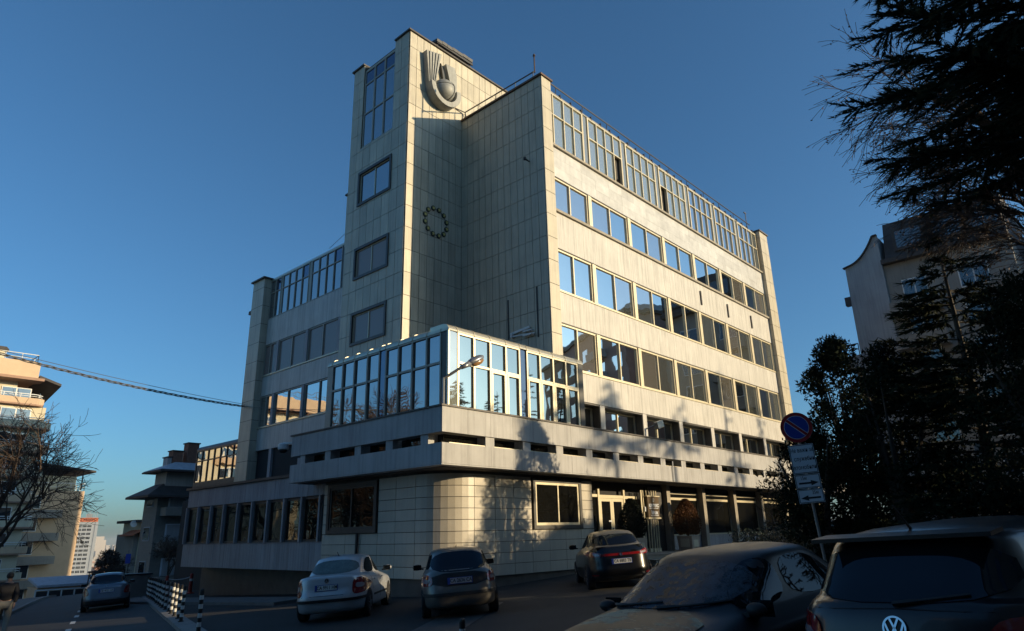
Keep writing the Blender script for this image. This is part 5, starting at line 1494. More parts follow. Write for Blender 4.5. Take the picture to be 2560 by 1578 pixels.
# right-hand apartment block behind the trees
RB = thing('apartment_block', 'grey rendered flats with a swept gable behind the dark trees on the right', 'building', (42, -12, 1))
gx = 36.0
pbox('wall', 'render_dull', RB, gx, -13.9, -2, gx + 16, -5.5, 21.8)
gab = [(-5.5, 0), (-2.7, 0), (-2.75, 22.0)] + [(-2.75 - 2.45 * t, 22.0 + 2.05 * t ** 2.2) for t in lin(.1, 1, 8)] + [(-5.5, 24.05)]
MB().prism(gab, (gx - .25, 0, 0), (0, 1, 0), (0, 0, 1), (14, 0, 0)).build('gable_wall', 'gable_render', RB)
mb = MB()
cp = [(-2.62, 21.95)] + [(-2.75 - 2.45 * t, 22.03 + 2.05 * t ** 2.2) for t in lin(.1, 1, 8)] + [(-5.55, 24.1)]
for (y0, z0), (y1, z1) in zip(cp[:-1], cp[1:]): mb.bar((gx - .3, y0, z0), (gx - .3, y1, z1), .35, .10)
mb.build('gable_coping', 'roof_dark', RB)
MB().prism([(0, 0), (.3, .4), (1.6, 3.6), (10, 5.2), (16, 5.2), (16, 0)], (gx - .4, -13.9, 21.801), (1, 0, 0), (0, 0, 1), (0, 8.1, 0)).build('mansard_roof', 'roof_dark', RB)
pbox('gutter', 'roof_dark', RB, gx - .65, -13.9, 21.45, gx - .001, -5.52, 21.8)
for y0 in (-7.6, -10.2, -12.6):
    dm = MB().box(gx - .2, y0 - 1.2, 22.4, gx + 1.6, y0 + 1.0, 24.2).build('dormer', 'roof_dark', RB)
    pbox('pane', 'window_blue', dm, gx - .24, y0 - 1.0, 22.6, gx - .205, y0 + .8, 24.0)
for i in range(7):
    z = 18.3 - 2.75 * i
    for y0, w in ((-7.4, 1.7), (-11.3, 1.9)):
        wf = pbox('window', 'white_paint', RB, gx - .05, y0 - w / 2, z, gx - .001, y0 + w / 2, z + 1.65)
        pbox('pane', 'window_blue', wf, gx - .08, y0 - w / 2 + .08, z + .08, gx - .051, y0 - .05, z + 1.57); pbox('pane', 'window_blue', wf, gx - .08, y0 + .05, z + .08, gx - .051, y0 + w / 2 - .08, z + 1.57)
    pbox('balcony', 'render_dull', RB, gx - 1.1, -9.0, z - 1.3, gx - .001, -5.6, z - .3)
    if i in (1, 3): pbox('balcony', 'plaster_grey', RB, gx - .2, -2.69, z - 2.0, gx + 3, -1.6, z - .9)
railing(RB, [(gx - .2, -1.65, 14.65), (gx - .2, -2.65, 14.65)], .9, 'dark_metal', .5)
bw = pbox('bay_window', 'dark_metal', RB, gx - .26, -2.68, 10.9, gx + 1.4, -2.2, 13.6)
pbox('pane', 'window_blue', bw, gx - .30, -2.66, 11.0, gx - .261, -2.25, 12.4); pbox('pane', 'window_blue', bw, gx - .30, -2.66, 12.5, gx - .261, -2.25, 13.5)
MB().box(gx - .3, -2.72, 18.8, gx + .2, -2.3, 19.5).build('vent_box', 'dark_metal', RB)

# unseen houses added to shade the street; the pinkish flats stand in the glass
def plain_block(name, label, x0, y0, x1, y1, h, m, st=2.9):
    zb = min(ground_z(x0, y0), ground_z(x1, y1)) - 1
    t = thing(name, label, 'building', ((x0 + x1) / 2, (y0 + y1) / 2, zb + 1))
    pbox('wall', m, t, x0, y0, zb, x1, y1, h)
    pbox('roof', 'roof_dark', t, x0 - .5, y0 - .5, h + .001, x1 + .5, y1 + .5, h + .35)
    z = 1.6
    while z < h - 2:
        x = x0 + 1.5
        while x < x1 - 2:
            pbox('window', 'window_dark', t, x, y1, z, x + 1.6, y1 + .06, z + 1.5); x += 3.4
        y = y0 + 1.5
        while y < y1 - 2:
            pbox('window', 'window_dark', t, x0 - .06, y, z, x0, y + 1.6, z + 1.5); y += 3.4
        z += st
    return t
plain_block('apartment_block', 'unseen beige flats behind the viewer, added to shade the trees and cars', -14, -76, 20.5, -60, 31, 'plaster_beige')  # tall blocker for the low sun, out of view
PKB = thing('apartment_block', 'pinkish flats off the right of the frame, mirrored in the office windows', 'building', (58, -31, 2))
pk = [(41.5, -22.0), (57.5, -49.6), (76, -39), (60, -11.5)]
MB().prism(pk, (0, 0, -3), (1, 0, 0), (0, 1, 0), (0, 0, 28.6)).build('wall', 'plaster_pink', PKB)
MB().prism([(58.75 + (x - 58.75) * 1.03, -30.5 + (y + 30.5) * 1.03) for x, y in pk], (0, 0, 25.601), (1, 0, 0), (0, 1, 0), (0, 0, .4)).build('roof', 'roof_dark', PKB)
MB().prism([(58.75 + (x - 58.75) * .7, -30.5 + (y + 30.5) * .72) for x, y in pk], (0, 0, 26.002), (1, 0, 0), (0, 1, 0), (0, 0, 2.6)).build('penthouse', 'plaster_grey', PKB)
for i in range(8):
    for k in range(7):
        f = (k + .5) / 7
        c = Vector((41.5 + 16 * f, -22 - 27.6 * f, 3.2 + 2.85 * i)); u_ = Vector((16, -27.6, 0)).normalized(); n_ = Vector((-u_.y, u_.x, 0)) * -1
        w_ = MB().obox(c + n_ * .02, u_ * .95, n_ * .05, Vector((0, 0, .85))).build('window', 'window_dark', PKB)
        if k % 2: MB().obox(c + n_ * .55 - Vector((0, 0, 1.0)), u_ * 1.7, n_ * .55, Vector((0, 0, .45))).build('balcony', 'plaster_grey', PKB)
plain_block('apartment_block', 'unseen beige flats close behind the viewer, added to darken the foreground', -42, -46, -6.5, -25, 24, 'plaster_beige')  # out-of-view mass added to cut the skylight on the near cars
plain_block('apartment_block', 'unseen grey flats to the left of the viewer, added to block skylight', -66, -34, -46, 0, 21, 'plaster_grey')  # out-of-view block added against skylight from the west
plain_block('apartment_block', 'unseen plain flats behind the office, added to shade the lower tan flats', 9, 36, 35.6, 46, 23.5, 'plaster_beige')  # added unseen so its shadow covers the left flats below the top
plain_block('house', 'unseen long tan house behind the viewer, added to shade the forecourt', 22, -52, 75, -41, 11.6, 'plaster_tan')  # added out of view, height set so its shadow covers the forecourt
# ------------------------------------------------------------------ trees and planting
def conifer(name, label, x, y, h, r0, seed, z0=0.5, dense=1.0, tuft=.09, m='needles', group=None, droop=.28, sector=None, taper=1.0, nb=None, per=3, shoot=1.0):
    rn = random.Random(seed)
    zb = ground_z(x, y)
    t = thing(name, label, 'tree', (x, y, zb), group)
    MB().tube([(x, y, zb - .3), (x + .05, y, zb + h * .5), (x, y + .03, zb + h)], [.02 * h, .012 * h, .01], 8).build('trunk', 'bark', t)
    br = MB(); cr = MB()
    nb = nb or int(h * 7 * dense)
    for i in range(nb):
        f = rn.random() ** 1.15
        z = zb + z0 + (h - z0) * f
        rad = r0 * (1 - f) ** taper * rn.uniform(.74, 1.0) + .15
        a = rn.uniform(0, 2 * math.pi)
        d = Vector((math.cos(a), math.sin(a), 0)); sd = Vector((-d.y, d.x, 0))
        n = 9; P = []
        bend = rn.uniform(-.12, .12)
        for k in range(n + 1):
            s = k / n
            P.append(Vector((x, y, z)) + d * rad * s + sd * bend * rad * s * s + Vector((0, 0, rad * (.10 * s - droop * s * s + .16 * s ** 3.5))))
        br.tube(P, [max(.006, .022 * rad * (1 - k / n) * .55 + .004) for k in range(n + 1)], 4, cap=False)
        # side shoots
        ns = max(5, int(rad * 9 * dense))
        for k in range(ns):
            s = rn.uniform(.18, 1.0)
            q = s * n; i0 = min(int(q), n - 1); p = P[i0].lerp(P[i0 + 1], q - i0)
            side = 1 if k % 2 else -1
            ln_ = rad * rn.uniform(.16, .34) * (1.15 - .55 * s) * shoot + .12
            dirv = (d * rn.uniform(.5, .9) + sd * side * rn.uniform(.5, 1.0) + Vector((0, 0, rn.uniform(-.32, .16)))).normalized()
            if k % 5 == 0: dirv = (d + Vector((0, 0, rn.uniform(-.1, .25)))).normalized()
            nt = max(3, int(ln_ / (tuft * .62)))
            for j in range(nt + 1):
                c = p + dirv * ln_ * j / nt + Vector((0, 0, -.10 * ln_ * (j / nt) ** 2))
                for w in range(per):
                    o = Vector((rn.uniform(-1, 1), rn.uniform(-1, 1), rn.uniform(-.8, .8))).normalized()
                    tip = c + (dirv * .9 + o * .95) * tuft * rn.uniform(.7, 1.25)
                    e = o.cross(dirv)
                    if e.length < .1: continue
                    e = e.normalized() * tuft * .17
                    cr.tri(c - e - dirv * tuft * .3, c + e - dirv * tuft * .3, tip)
    br.build('limbs', 'bark', t)
    cr.build('crown', m, t)
    return t
def bushy(name, label, x, y, h, rx, ry, seed, n=9000, leaf=.07, m='yew', zlow=0.0, group=None, cat='tree', trunk=True, lump=.35, zb=None, cone=False, stems=6):
    """dense evergreen: leaf clumps spread through an uneven volume"""
    rn = random.Random(seed)
    zb = ground_z(x, y) if zb is None else zb
    t = thing(name, label, cat, (x, y, zb), group)
    if trunk:
        mb = MB()
        for k in range(stems):
            a = 2 * math.pi * k / stems + rn.random(); rr_ = rn.uniform(.2, .6)
            mb.tube([(x, y, zb - .2), (x + rx * rr_ * .4 * math.cos(a), y + ry * rr_ * .4 * math.sin(a), zb + h * .45), (x + rx * rr_ * math.cos(a), y + ry * rr_ * math.sin(a), zb + h * rn.uniform(.75, .95))], [.05 * h ** .5, .03 * h ** .5, .008], 5)
        mb.build('trunk', 'bark', t)
    cl = []
    for k in range(int(26 + h * 7)):
        f = rn.random()
        a = rn.uniform(0, 2 * math.pi)
        prof_ = (1 - f) ** .8 if cone else math.sin(math.pi * min(1, .12 + f * .88)) ** .55 * (1 - .25 * f)
        rr_ = rn.uniform(.35, 1.0) * prof_
        cl.append((Vector((x + rx * rr_ * math.cos(a), y + ry * rr_ * math.sin(a), zb + zlow + (h - zlow) * f)), rn.uniform(.16, .34) * min(rx, 1.6) * (1.1 - .5 * f) * (1 + lump)))
    cr = MB()
    for i in range(n):
        c, r = rn.choice(cl)
        o = Vector((rn.gauss(0, 1), rn.gauss(0, 1), rn.gauss(0, 1))).normalized()
        p = c + o * r * rn.random() ** .33
        q = Vector((rn.gauss(0, 1), rn.gauss(0, 1), rn.gauss(0, 1))); e = o.cross(q)
        if e.length < .01: continue
        e = e.normalized() * leaf * .36; tdir = (o * .5 + q.normalized() * .7 + Vector((0, 0, .25))).normalized() * leaf * rn.uniform(.7, 1.5)
        cr.tri(p - e, p + e, p + tdir)
    cr.build('crown', m, t)
    return t
def bare(name, label, x, y, h, seed, spread=.5, m='twig', trunkm='bark', r0=.14, depth=6, droop=0.0, leaves=0, group=None, lean=(0, 0), tw=1.0, clear=.25, kids=3, minr=.0045, updir=.10, lenf=.66):
    rn = random.Random(seed); zb = ground_z(x, y)
    t = thing(name, label, 'tree', (x, y, zb), group)
    tr = MB(); cr = MB(); lv = MB()
    def grow(p, d, ln_, r, lev):
        n = 4; P = [p]; q = p.copy(); dd_ = d.copy()
        for k in range(n):
            dd_ = (dd_ + Vector((rn.gauss(0, .10), rn.gauss(0, .10), rn.gauss(0, .07) + (updir if lev < 3 else 0) - droop * max(0, lev - 2) * .14))).normalized()
            q = q + dd_ * ln_ / n; P.append(q.copy())
        rad = [max(minr, r * (1 - .45 * k / n)) for k in range(n + 1)]
        (tr if lev < 2 else cr).tube(P, rad, 6 if lev < 2 else (4 if lev < 4 else 3), cap=False)
        if leaves and lev >= depth - 1:
            for k in range(rn.randint(0, leaves)):
                c = P[rn.randint(1, n)]; e = Vector((rn.gauss(0, 1), rn.gauss(0, 1), rn.gauss(0, 1))).normalized() * .03
                f = Vector((rn.gauss(0, 1), rn.gauss(0, 1), -1.2)).normalized() * .05
                lv.quad(c, c + e + f * .5, c + f, c - e + f * .5)
        if lev >= depth: return
        nk = kids + (1 if rn.random() < .5 else 0)
        for k in range(nk):
            s = rn.uniform(.35, 1.0) if k else 1.0
            i0 = min(int(s * n), n - 1); b = P[i0].lerp(P[i0 + 1], s * n - i0)
            a = rn.uniform(0, 2 * math.pi)
            u_ = dd_.orthogonal().normalized(); v_ = dd_.cross(u_)
            sp = spread * rn.uniform(.6, 1.3) * (.55 if k == 0 else 1.0)
            nd = (dd_ + (u_ * math.cos(a) + v_ * math.sin(a)) * sp * 1.3).normalized()
            grow(b, nd, ln_ * rn.uniform(lenf - .08, lenf + .1), max(minr, r * (.55 if k else .62)), lev + 1)
    grow(Vector((x, y, zb - .1)), Vector((lean[0], lean[1], 1)).normalized(), h * clear, r0, 0)
    tr.build('trunk', trunkm, t); cr.build('crown', m, t)
    if leaves: lv.build('leaves', 'leaf_dry', t)
    return t
# big spruce at the right edge
conifer('spruce_tree', 'large dark spruce reaching in from the right edge with sweeping branch tips', -7.2, -18.9, 21.5, 4.7, 11, z0=7.4, dense=1.25, tuft=.105, droop=.17, taper=.45, nb=215, per=5, shoot=.66)
bare('birch_tree', 'pale bare birch with fine hanging twigs and few brown leaves behind the spruce', -1.5, -18.3, 16.0, 5, spread=.38, m='twig', trunkm='bark_birch', r0=.22, depth=7, droop=.12, leaves=2, clear=.27, kids=3, minr=.006, lenf=.70)
bushy('yew_tree', 'dark rounded evergreen at the back left of the evergreen group, under the swept gable', 1.2, -10.8, 6.6, 1.9, 1.9, 21, n=15000, leaf=.11, zlow=.3)
bushy('yew_tree', 'broad dark evergreen in front of the grey apartment block, middle of the group', -4.6, -13.4, 4.9, 1.7, 1.7, 22, n=15000, leaf=.085, zlow=.2)
conifer('spruce_tree', 'shorter dark spruce under the large one, above the black hatchback', -3.6, -15.0, 7.6, 3.0, 23, z0=.8, dense=1.2, tuft=.12, droop=.2, taper=.7, nb=110)
bushy('yew_tree', 'dark evergreen at the right edge below the lowest spruce branches', -5.6, -16.3, 5.6, 1.9, 1.6, 24, n=15000, leaf=.08, zlow=.2)
bushy('yew_tree', 'low dark evergreen right behind the sign post', -5.6, -11.9, 3.4, 1.3, 1.2, 25, n=10000, leaf=.075, zlow=.1)
bare('young_tree', 'small bare tree beside the right-hand end of the office front, next to the evergreens', 3.6, -9.6, 6.6, 31, spread=.5, r0=.07, depth=5, clear=.26, leaves=2, minr=.006)
bare('young_tree', 'thin bare sapling before the shaded lobby windows', 4.9, -6.4, 4.2, 33, spread=.42, r0=.05, depth=4, clear=.3, minr=.006)
# trees out on the sunny side, whose shadows fall across the front
for i, (x, y, h, r) in enumerate(((13.4, -32.5, 11.8, 1.5), (20.0, -34.7, 14.7, 2.6), (24.0, -33.7, 14.1, 2.4), (29.8, -33.2, 13.2, 2.0), (36.6, -34.7, 16.9, 2.0), (16.0, -36.5, 12.6, 1.8), (33.0, -37.5, 14.5, 2.2), (41.0, -33.5, 14.7, 2.4))):
    conifer('fir_tree', ['slim fir nearest the entrance corner in the row outside the right of the frame', 'second fir of the row outside the right of the frame', 'third fir of that row, middle height', 'fourth fir of that row, narrow', 'tallest fir of that row, its tip shadow on the upper wall', 'fir behind the row, near its start', 'fir behind the row, near its far end', 'last fir of that row, before the grey apartment block'][i],
            x, y, h, r, 60 + i, z0=10.4 if i in (1, 2) else .6, nb=60 if i in (1, 2) else None, dense=.8, tuft=.15, group='firs on the sunny side of the street', taper=.8)
bare('bare_tree', 'bare tree beyond the firs whose twig shadow lies on the far end of the front', 40.5, -27.5, 14.0, 41, spread=.55, r0=.14, depth=6, group=None, clear=.28, minr=.008)
# bare trees left
bare('bare_tree', 'large bare tree on the left pavement before the tan apartment block', -13.9, 23.4, 22.5, 52, spread=.72, r0=.19, depth=6, clear=.17, kids=3, minr=.010, lenf=.70, updir=.06)
bare('bare_tree', 'dark bare tree in the gap beside the villa at the end of the street', 3.2, 57.5, 8.0, 53, spread=.65, r0=.14, depth=6, clear=.2, minr=.014, lenf=.68)
bare('bare_tree', 'bare tree in front of the villa beside the annex end', -.6, 35.5, 6.2, 54, spread=.65, r0=.10, depth=6, clear=.22, minr=.010)
bushy('shrub', 'dark leafless scrub at the foot of the villa by the street', .8, 52.0, 3.2, 1.6, 1.6, 55, n=4000, leaf=.16, m='twig', cat='shrub')
bushy('shrub', 'brown treetops in front of the distant hotel tower', 46.0, 205.0, 30.0, 9.0, 7.0, 56, n=5000, leaf=.9, m='leaf_dry', cat='shrub', zlow=8, zb=-42)
for i, (x, y) in enumerate(((-23.5, 32.5), (-29, 36), (-33, 42))):
    bare('bare_tree', ['bare street tree left of the picture, nearest', 'bare street tree left of the picture, middle', 'bare street tree left of the picture, farthest'][i], x, y, 15, 71 + i, spread=.55, r0=.2, depth=6, clear=.24, minr=.012, lenf=.70)
for i, (x, y) in enumerate(((-20.6, 20.0), (-23.8, 24.5), (-19.0, 26.5))):
    bare('bare_tree', ['bare park tree off the left of the frame, mirrored in the glass box, first', 'bare park tree off the left of the frame, mirrored in the glass box, second', 'bare park tree off the left of the frame, mirrored in the glass box, third'][i], x, y, 19, 81 + i, spread=.5, r0=.22, depth=7, clear=.24, minr=.016, lenf=.70, leaves=2)
# clipped thujas in pots by the steps
def potted(label, x, y, z, m, h, r, seed):
    t = thing('potted_thuja', label, 'potted plant', (x, y, z), 'potted thujas by the entrance steps')
    MB().prism([(-.34, -.34), (.34, -.34), (.34, .34), (-.34, .34)], (x, y, z + .001), (1, 0, 0), (0, 1, 0), (0, 0, .06)).build('pot_foot', 'pot', t)
    mb = MB(); mb.v = [(x + a * s, y + b * s, z + zz) for zz, s in ((.061, .33), (.62, .37), (.62, .31), (.52, .30)) for a, b in ((-1, -1), (1, -1), (1, 1), (-1, 1))]
    for i in range(3):
        for k in range(4): mb.f.append((i * 4 + k, i * 4 + (k + 1) % 4, i * 4 + 4 + (k + 1) % 4, i * 4 + 4 + k))
    mb.f += [(3, 2, 1, 0), (12, 13, 14, 15)]
    mb.build('pot', 'pot', t)
    MB().box(x - .22, y - .358, z + .16, x + .22, y - .346, z + .52).box(x - .362, y - .22, z + .16, x - .35, y + .22, z + .52).build('pot_panel', 'plaster_cream', t)
    rn = random.Random(seed); cr = MB()
    MB().tube([(x, y, z + .5), (x, y, z + .62 + h * .5)], [.05, .02], 6).build('stem', 'bark', t)
    for i in range(6500):
        f = rn.random(); a = rn.uniform(0, 2 * math.pi)
        rr_ = r * (math.sin(math.pi * (.14 + .86 * f) ** .8) ** .7) * (.55 + .45 * rn.random() ** .4) * (1 + .12 * math.sin(5 * a + 7 * f))
        p = Vector((x + rr_ * math.cos(a), y + rr_ * math.sin(a), z + .66 + h * f)); o = Vector((math.cos(a), math.sin(a), .9)).normalized()
        e = Vector((rn.gauss(0, 1), rn.gauss(0, 1), rn.gauss(0, .6))).normalized() * .022
        cr.tri(p - e, p + e, p + (o + Vector((rn.gauss(0, .4), rn.gauss(0, .4), 0))) * .075)
    cr.build('crown', m, t)
potted('dark green clipped thuja in front of the entrance doors', 1.78, -2.2, .722, 'thuja_dark', 1.42, .50, 5)
potted('browned thuja in a square pale pot on the entrance terrace beside the column', 7.2, -1.6, .722, 'thuja_brown', 1.55, .56, 6)
# hedge
mb = MB(); rn = random.Random(9)
for i in range(9000):
    s = rn.random(); c = Vector((-3.6, -9.2, 0)).lerp(Vector((9.5, -6.6, 0)), s); w = rn.uniform(-.45, .45)
    z = ground_z(c.x, c.y) + rn.random() ** .7 * (1.0 + .18 * math.sin(s * 23) + .1 * math.sin(s * 57))
    p = Vector((c.x - .2 * w, c.y + w, z)); o = Vector((rn.gauss(0, 1), rn.gauss(0, 1), rn.gauss(.3, 1))).normalized(); e = o.orthogonal().normalized() * .03
    mb.quad(p, p + o * .035 + e, p + o * .08, p + o * .035 - e)
tag(mb.build('hedge', 'hedge_leaf'), 'low dark glossy-leaved hedge below the right part of the office front', 'hedge')
# ------------------------------------------------------------------ street things
# no-parking sign with three plates
def sign_frame():
    c = Vector((-7.88, -12.52, 3.50)); face = (Vector((CAM.x + 1.0, CAM.y + .4, 0)) - Vector((c.x, c.y, 0))).normalized()
    u_ = Vector((0, 0, 1)).cross(face).normalized()
    ln_ = (Vector((0, 0, 1)) - u_ * .06 + face * .02).normalized(); u_ = ln_.cross(face).normalized()
    return c, u_, ln_, face
sc_, su, sv, sn = sign_frame()
gz = ground_z(-7.7, -12.5)
SG = thing('road_sign', 'leaning no-parking sign with three white plates stacked beneath it', 'road sign', (-7.7, -12.5, gz))
MB().tube([sc_ - sn * .045 - sv * 3.45, sc_ - sn * .045 + sv * .28], .03, 8).build('pole', 'dull_metal', SG)
def sdisc(r, d, m, name, par, n=36):
    return MB().prism([(r * math.cos(2 * math.pi * k / n), r * math.sin(2 * math.pi * k / n)) for k in range(n)], sc_ + sn * (d - .004), su, sv, sn * .004).build(name, m, par)
MB().prism([(.30 * math.cos(2 * math.pi * k / 36), .30 * math.sin(2 * math.pi * k / 36)) for k in range(36)], sc_ - sn * .012, su, sv, sn * .014).build('sign_disc', 'dull_metal', SG)
dsc = [c for c in SG.children if c.name.startswith('sign_disc')][0]
sdisc(.297, .007, 'sign_red', 'red_ring', dsc); sdisc(.232, .0115, 'sign_white', 'white_line', dsc); sdisc(.222, .016, 'sign_blue', 'blue_field', dsc)
dg_ = (su - sv).normalized(); pq = (su + sv).normalized()
MB().obox(sc_ + sn * .018, dg_ * .226, pq * .036, sn * .0015).build('white_slash', 'sign_white', dsc)
MB().obox(sc_ + sn * .021, dg_ * .228, pq * .026, sn * .0018).build('red_slash', 'sign_red', dsc)
def splate(off, w, h, lines=(), arrow=0, txt=None):
    o = sc_ - sv * off + su * 0.0 + sn * .004
    p = MB().obox(o, su * w / 2, sv * h / 2, sn * .006).build('sign_plate', 'sign_white', SG)
    mb = MB()
    e = .012
    for a_, b_, l_, q_ in ((0, h / 2 - .014, w / 2 - .012, e / 2), (0, -h / 2 + .014, w / 2 - .012, e / 2)): mb.obox(o + su * a_ + sv * b_ + sn * .0075, su * l_, sv * q_, sn * .001)
    for s in (-1, 1): mb.obox(o + su * s * (w / 2 - .014) + sn * .0072, su * e / 2, sv * (h / 2 - .02), sn * .001)
    mb.build('plate_border', 'ink', p)
    for t_, sz, dx, dy in lines: put_text(t_, sz, o + su * dx + sv * dy + sn * .0075, su, sv, 'ink', 'plate_lettering', p, .0008, .001, .70)
    if arrow:
        aw = [(-.17, -.018), (.05, -.018), (.05, -.052), (.19, 0), (.05, .052), (.05, .018), (-.17, .018)]
        if arrow < 0: aw = [(-x_, y_) for x_, y_ in reversed(aw)]
        MB().prism(aw, o - sv * .035 + sn * .0066, su, sv, sn * .0018).build('arrow', 'ink', p)
splate(.62, .46, .56, [('\u201e\u041d\u0435 \u0432\u0430\u0436\u0438 \u0437\u0430', .112, -.01, .165), ('\u0441\u043b\u0443\u0436\u0435\u0431\u043d\u0438', .112, .02, .0), ('\u0430\u0432\u0442\u043e\u043c\u043e\u0431\u0438\u043b\u0438\u201c', .112, .0, -.165)])
splate(1.05, .46, .26, [('15\u043c', .095, -.07, .06)], 1)
splate(1.33, .46, .26, [('35\u043c', .095, .09, .06)], -1)
# striped bollards along the kerb
def bollard():
    t = thing('bollard', 'black and white striped bollard standing in the row along the kerb', 'bollard', group='striped bollards along the kerb')
    n = 9; H_ = .86
    for k in range(n):
        MB().lathe((0, 0, 0), [(.047, .02 + k * H_ / n), (.047, .02 + (k + 1) * H_ / n - .0005)], 12).build('stripe', 'line_white' if k % 2 == 1 else 'black_paint', t)
    MB().lathe((0, 0, 0), [(.047, .02 + H_), (.040, .05 + H_), (.015, .065 + H_)], 12).build('cap', 'black_paint', t)
    MB().lathe((0, 0, 0), [(.075, -.06), (.075, .0195)], 12).build('base', 'dark_metal', t)
    return t
bo = bollard(); rn = random.Random(2)
nrow = 21
ORD = ['', '', 'second', 'third', 'fourth', 'fifth', 'sixth', 'seventh', 'eighth', 'ninth', 'tenth', 'eleventh', 'twelfth', 'thirteenth', 'fourteenth', 'fifteenth', 'sixteenth', 'seventeenth', 'eighteenth', 'nineteenth', 'last']
def bol_at(s):
    p = Vector((-14.3, 8.0)) + dd * s + Vector((dd.y, -dd.x)) * 2.72
    return (p.x + rn.uniform(-.03, .03), p.y, ground_z(p.x, p.y) + .115)
for i in range(nrow):
    o = bo if i == 0 else copy_tree(bo)
    s = -8.4 if i == 0 else -4.6 + 1.27 * (i - 1) if i > 0 else 0
    o.location = bol_at(s)
    o.rotation_euler = (rn.uniform(-.02, .02), rn.uniform(-.02, .02), 0)
    if i == 0: o['label'] = 'striped bollard standing alone at the near end, apart from its row'; 
    elif i == 1: o['label'] = 'nearest striped bollard of the close-set row along the kerb'
    elif i == nrow - 1: o['label'] = 'farthest striped bollard of the row, beside the blue-grey liftback'
    else: o['label'] = ORD[i] + ' striped bollard of the close-set kerb row, counted from the near end'
o = copy_tree(bo, (-14.05, -9.35, ground_z(-14.05, -9.35) - .42), label='striped bollard top just showing at the bottom edge of the view')
# red-and-white barrier posts before the annex
def redpost(x, y, label):
    z = ground_z(x, y)
    t = thing('barrier_post', label, 'post', (x, y, z), 'red barrier posts before the annex')
    MB().lathe((x, y, z), [(.20, 0), (.20, .05), (.09, .08), (.08, .95), (.05, 1.0)], 12).build('post', 'red_plastic', t)
    MB().lathe((x, y, z), [(.085, .62), (.085, .74)], 12).build('white_band', 'white_paint', t)
    return t
redpost(-6.2, 21.5, 'left red barrier post by the undercroft of the annex'); redpost(-5.2, 20.9, 'right red barrier post by the undercroft of the annex')
tag(MB().tube(sag((-6.2, 21.5, ground_z(-6.2, 21.5) + .85), (-5.2, 20.9, ground_z(-5.2, 20.9) + .85), .1, 10), .02, 5).build('barrier_chain', 'white_paint'), 'pale chain hung between the two red posts', 'chain')
t = thing('traffic_sign', 'small blue traffic sign beyond the blue-grey liftback', 'road sign', (-1.2, 42.0, ground_z(-1.2, 42)))
z = ground_z(-1.2, 42)
MB().tube([(-1.2, 42, z), (-1.2, 42, z + 2.9)], .04, 6).build('pole', 'dull_metal', t); MB().box(-1.38, 41.93, z + 1.9, -1.02, 41.96, z + 2.6).build('sign_plate', 'blue_plastic', t)
t = thing('street_lamp', 'slim dark street lamp at the bottom of the street before the garage', 'street lamp', (-1.3, 50, ground_z(-1.3, 50)))
z = ground_z(-1.3, 50)
MB().tube([(-1.3, 50, z), (-1.3, 50, -.75)], [.06, .04], 6).build('pole', 'dark_metal', t); MB().box(-1.4, 49.9, -.75, -.5, 50.1, -.6).build('lamp_head', 'dark_metal', t)
# wheelie bin shapes beside the annex
t = thing('dark_bin', 'dark wheeled bin beside the red posts at the annex end', 'bin', (-7.4, 22.5, ground_z(-7.4, 22.5)))
z = ground_z(-7.4, 22.5)
MB().prism([(-.55, 0), (.55, 0), (.68, 1.05), (-.68, 1.05)], (-7.4, 22.2, z + .12), (1, 0, 0), (0, 0, 1), (0, .75, 0)).build('body', 'dull_metal', t); MB().box(-8.1, 22.15, z + 1.175, -6.7, 23.0, z + 1.25).build('lid', 'dark_metal', t)
for sx_ in (-7.9, -6.9): MB().lathe((sx_, 22.3, z + .09), [(.09, -.03), (.09, .03)], 12, 'y').build('wheel', 'tyre', t)
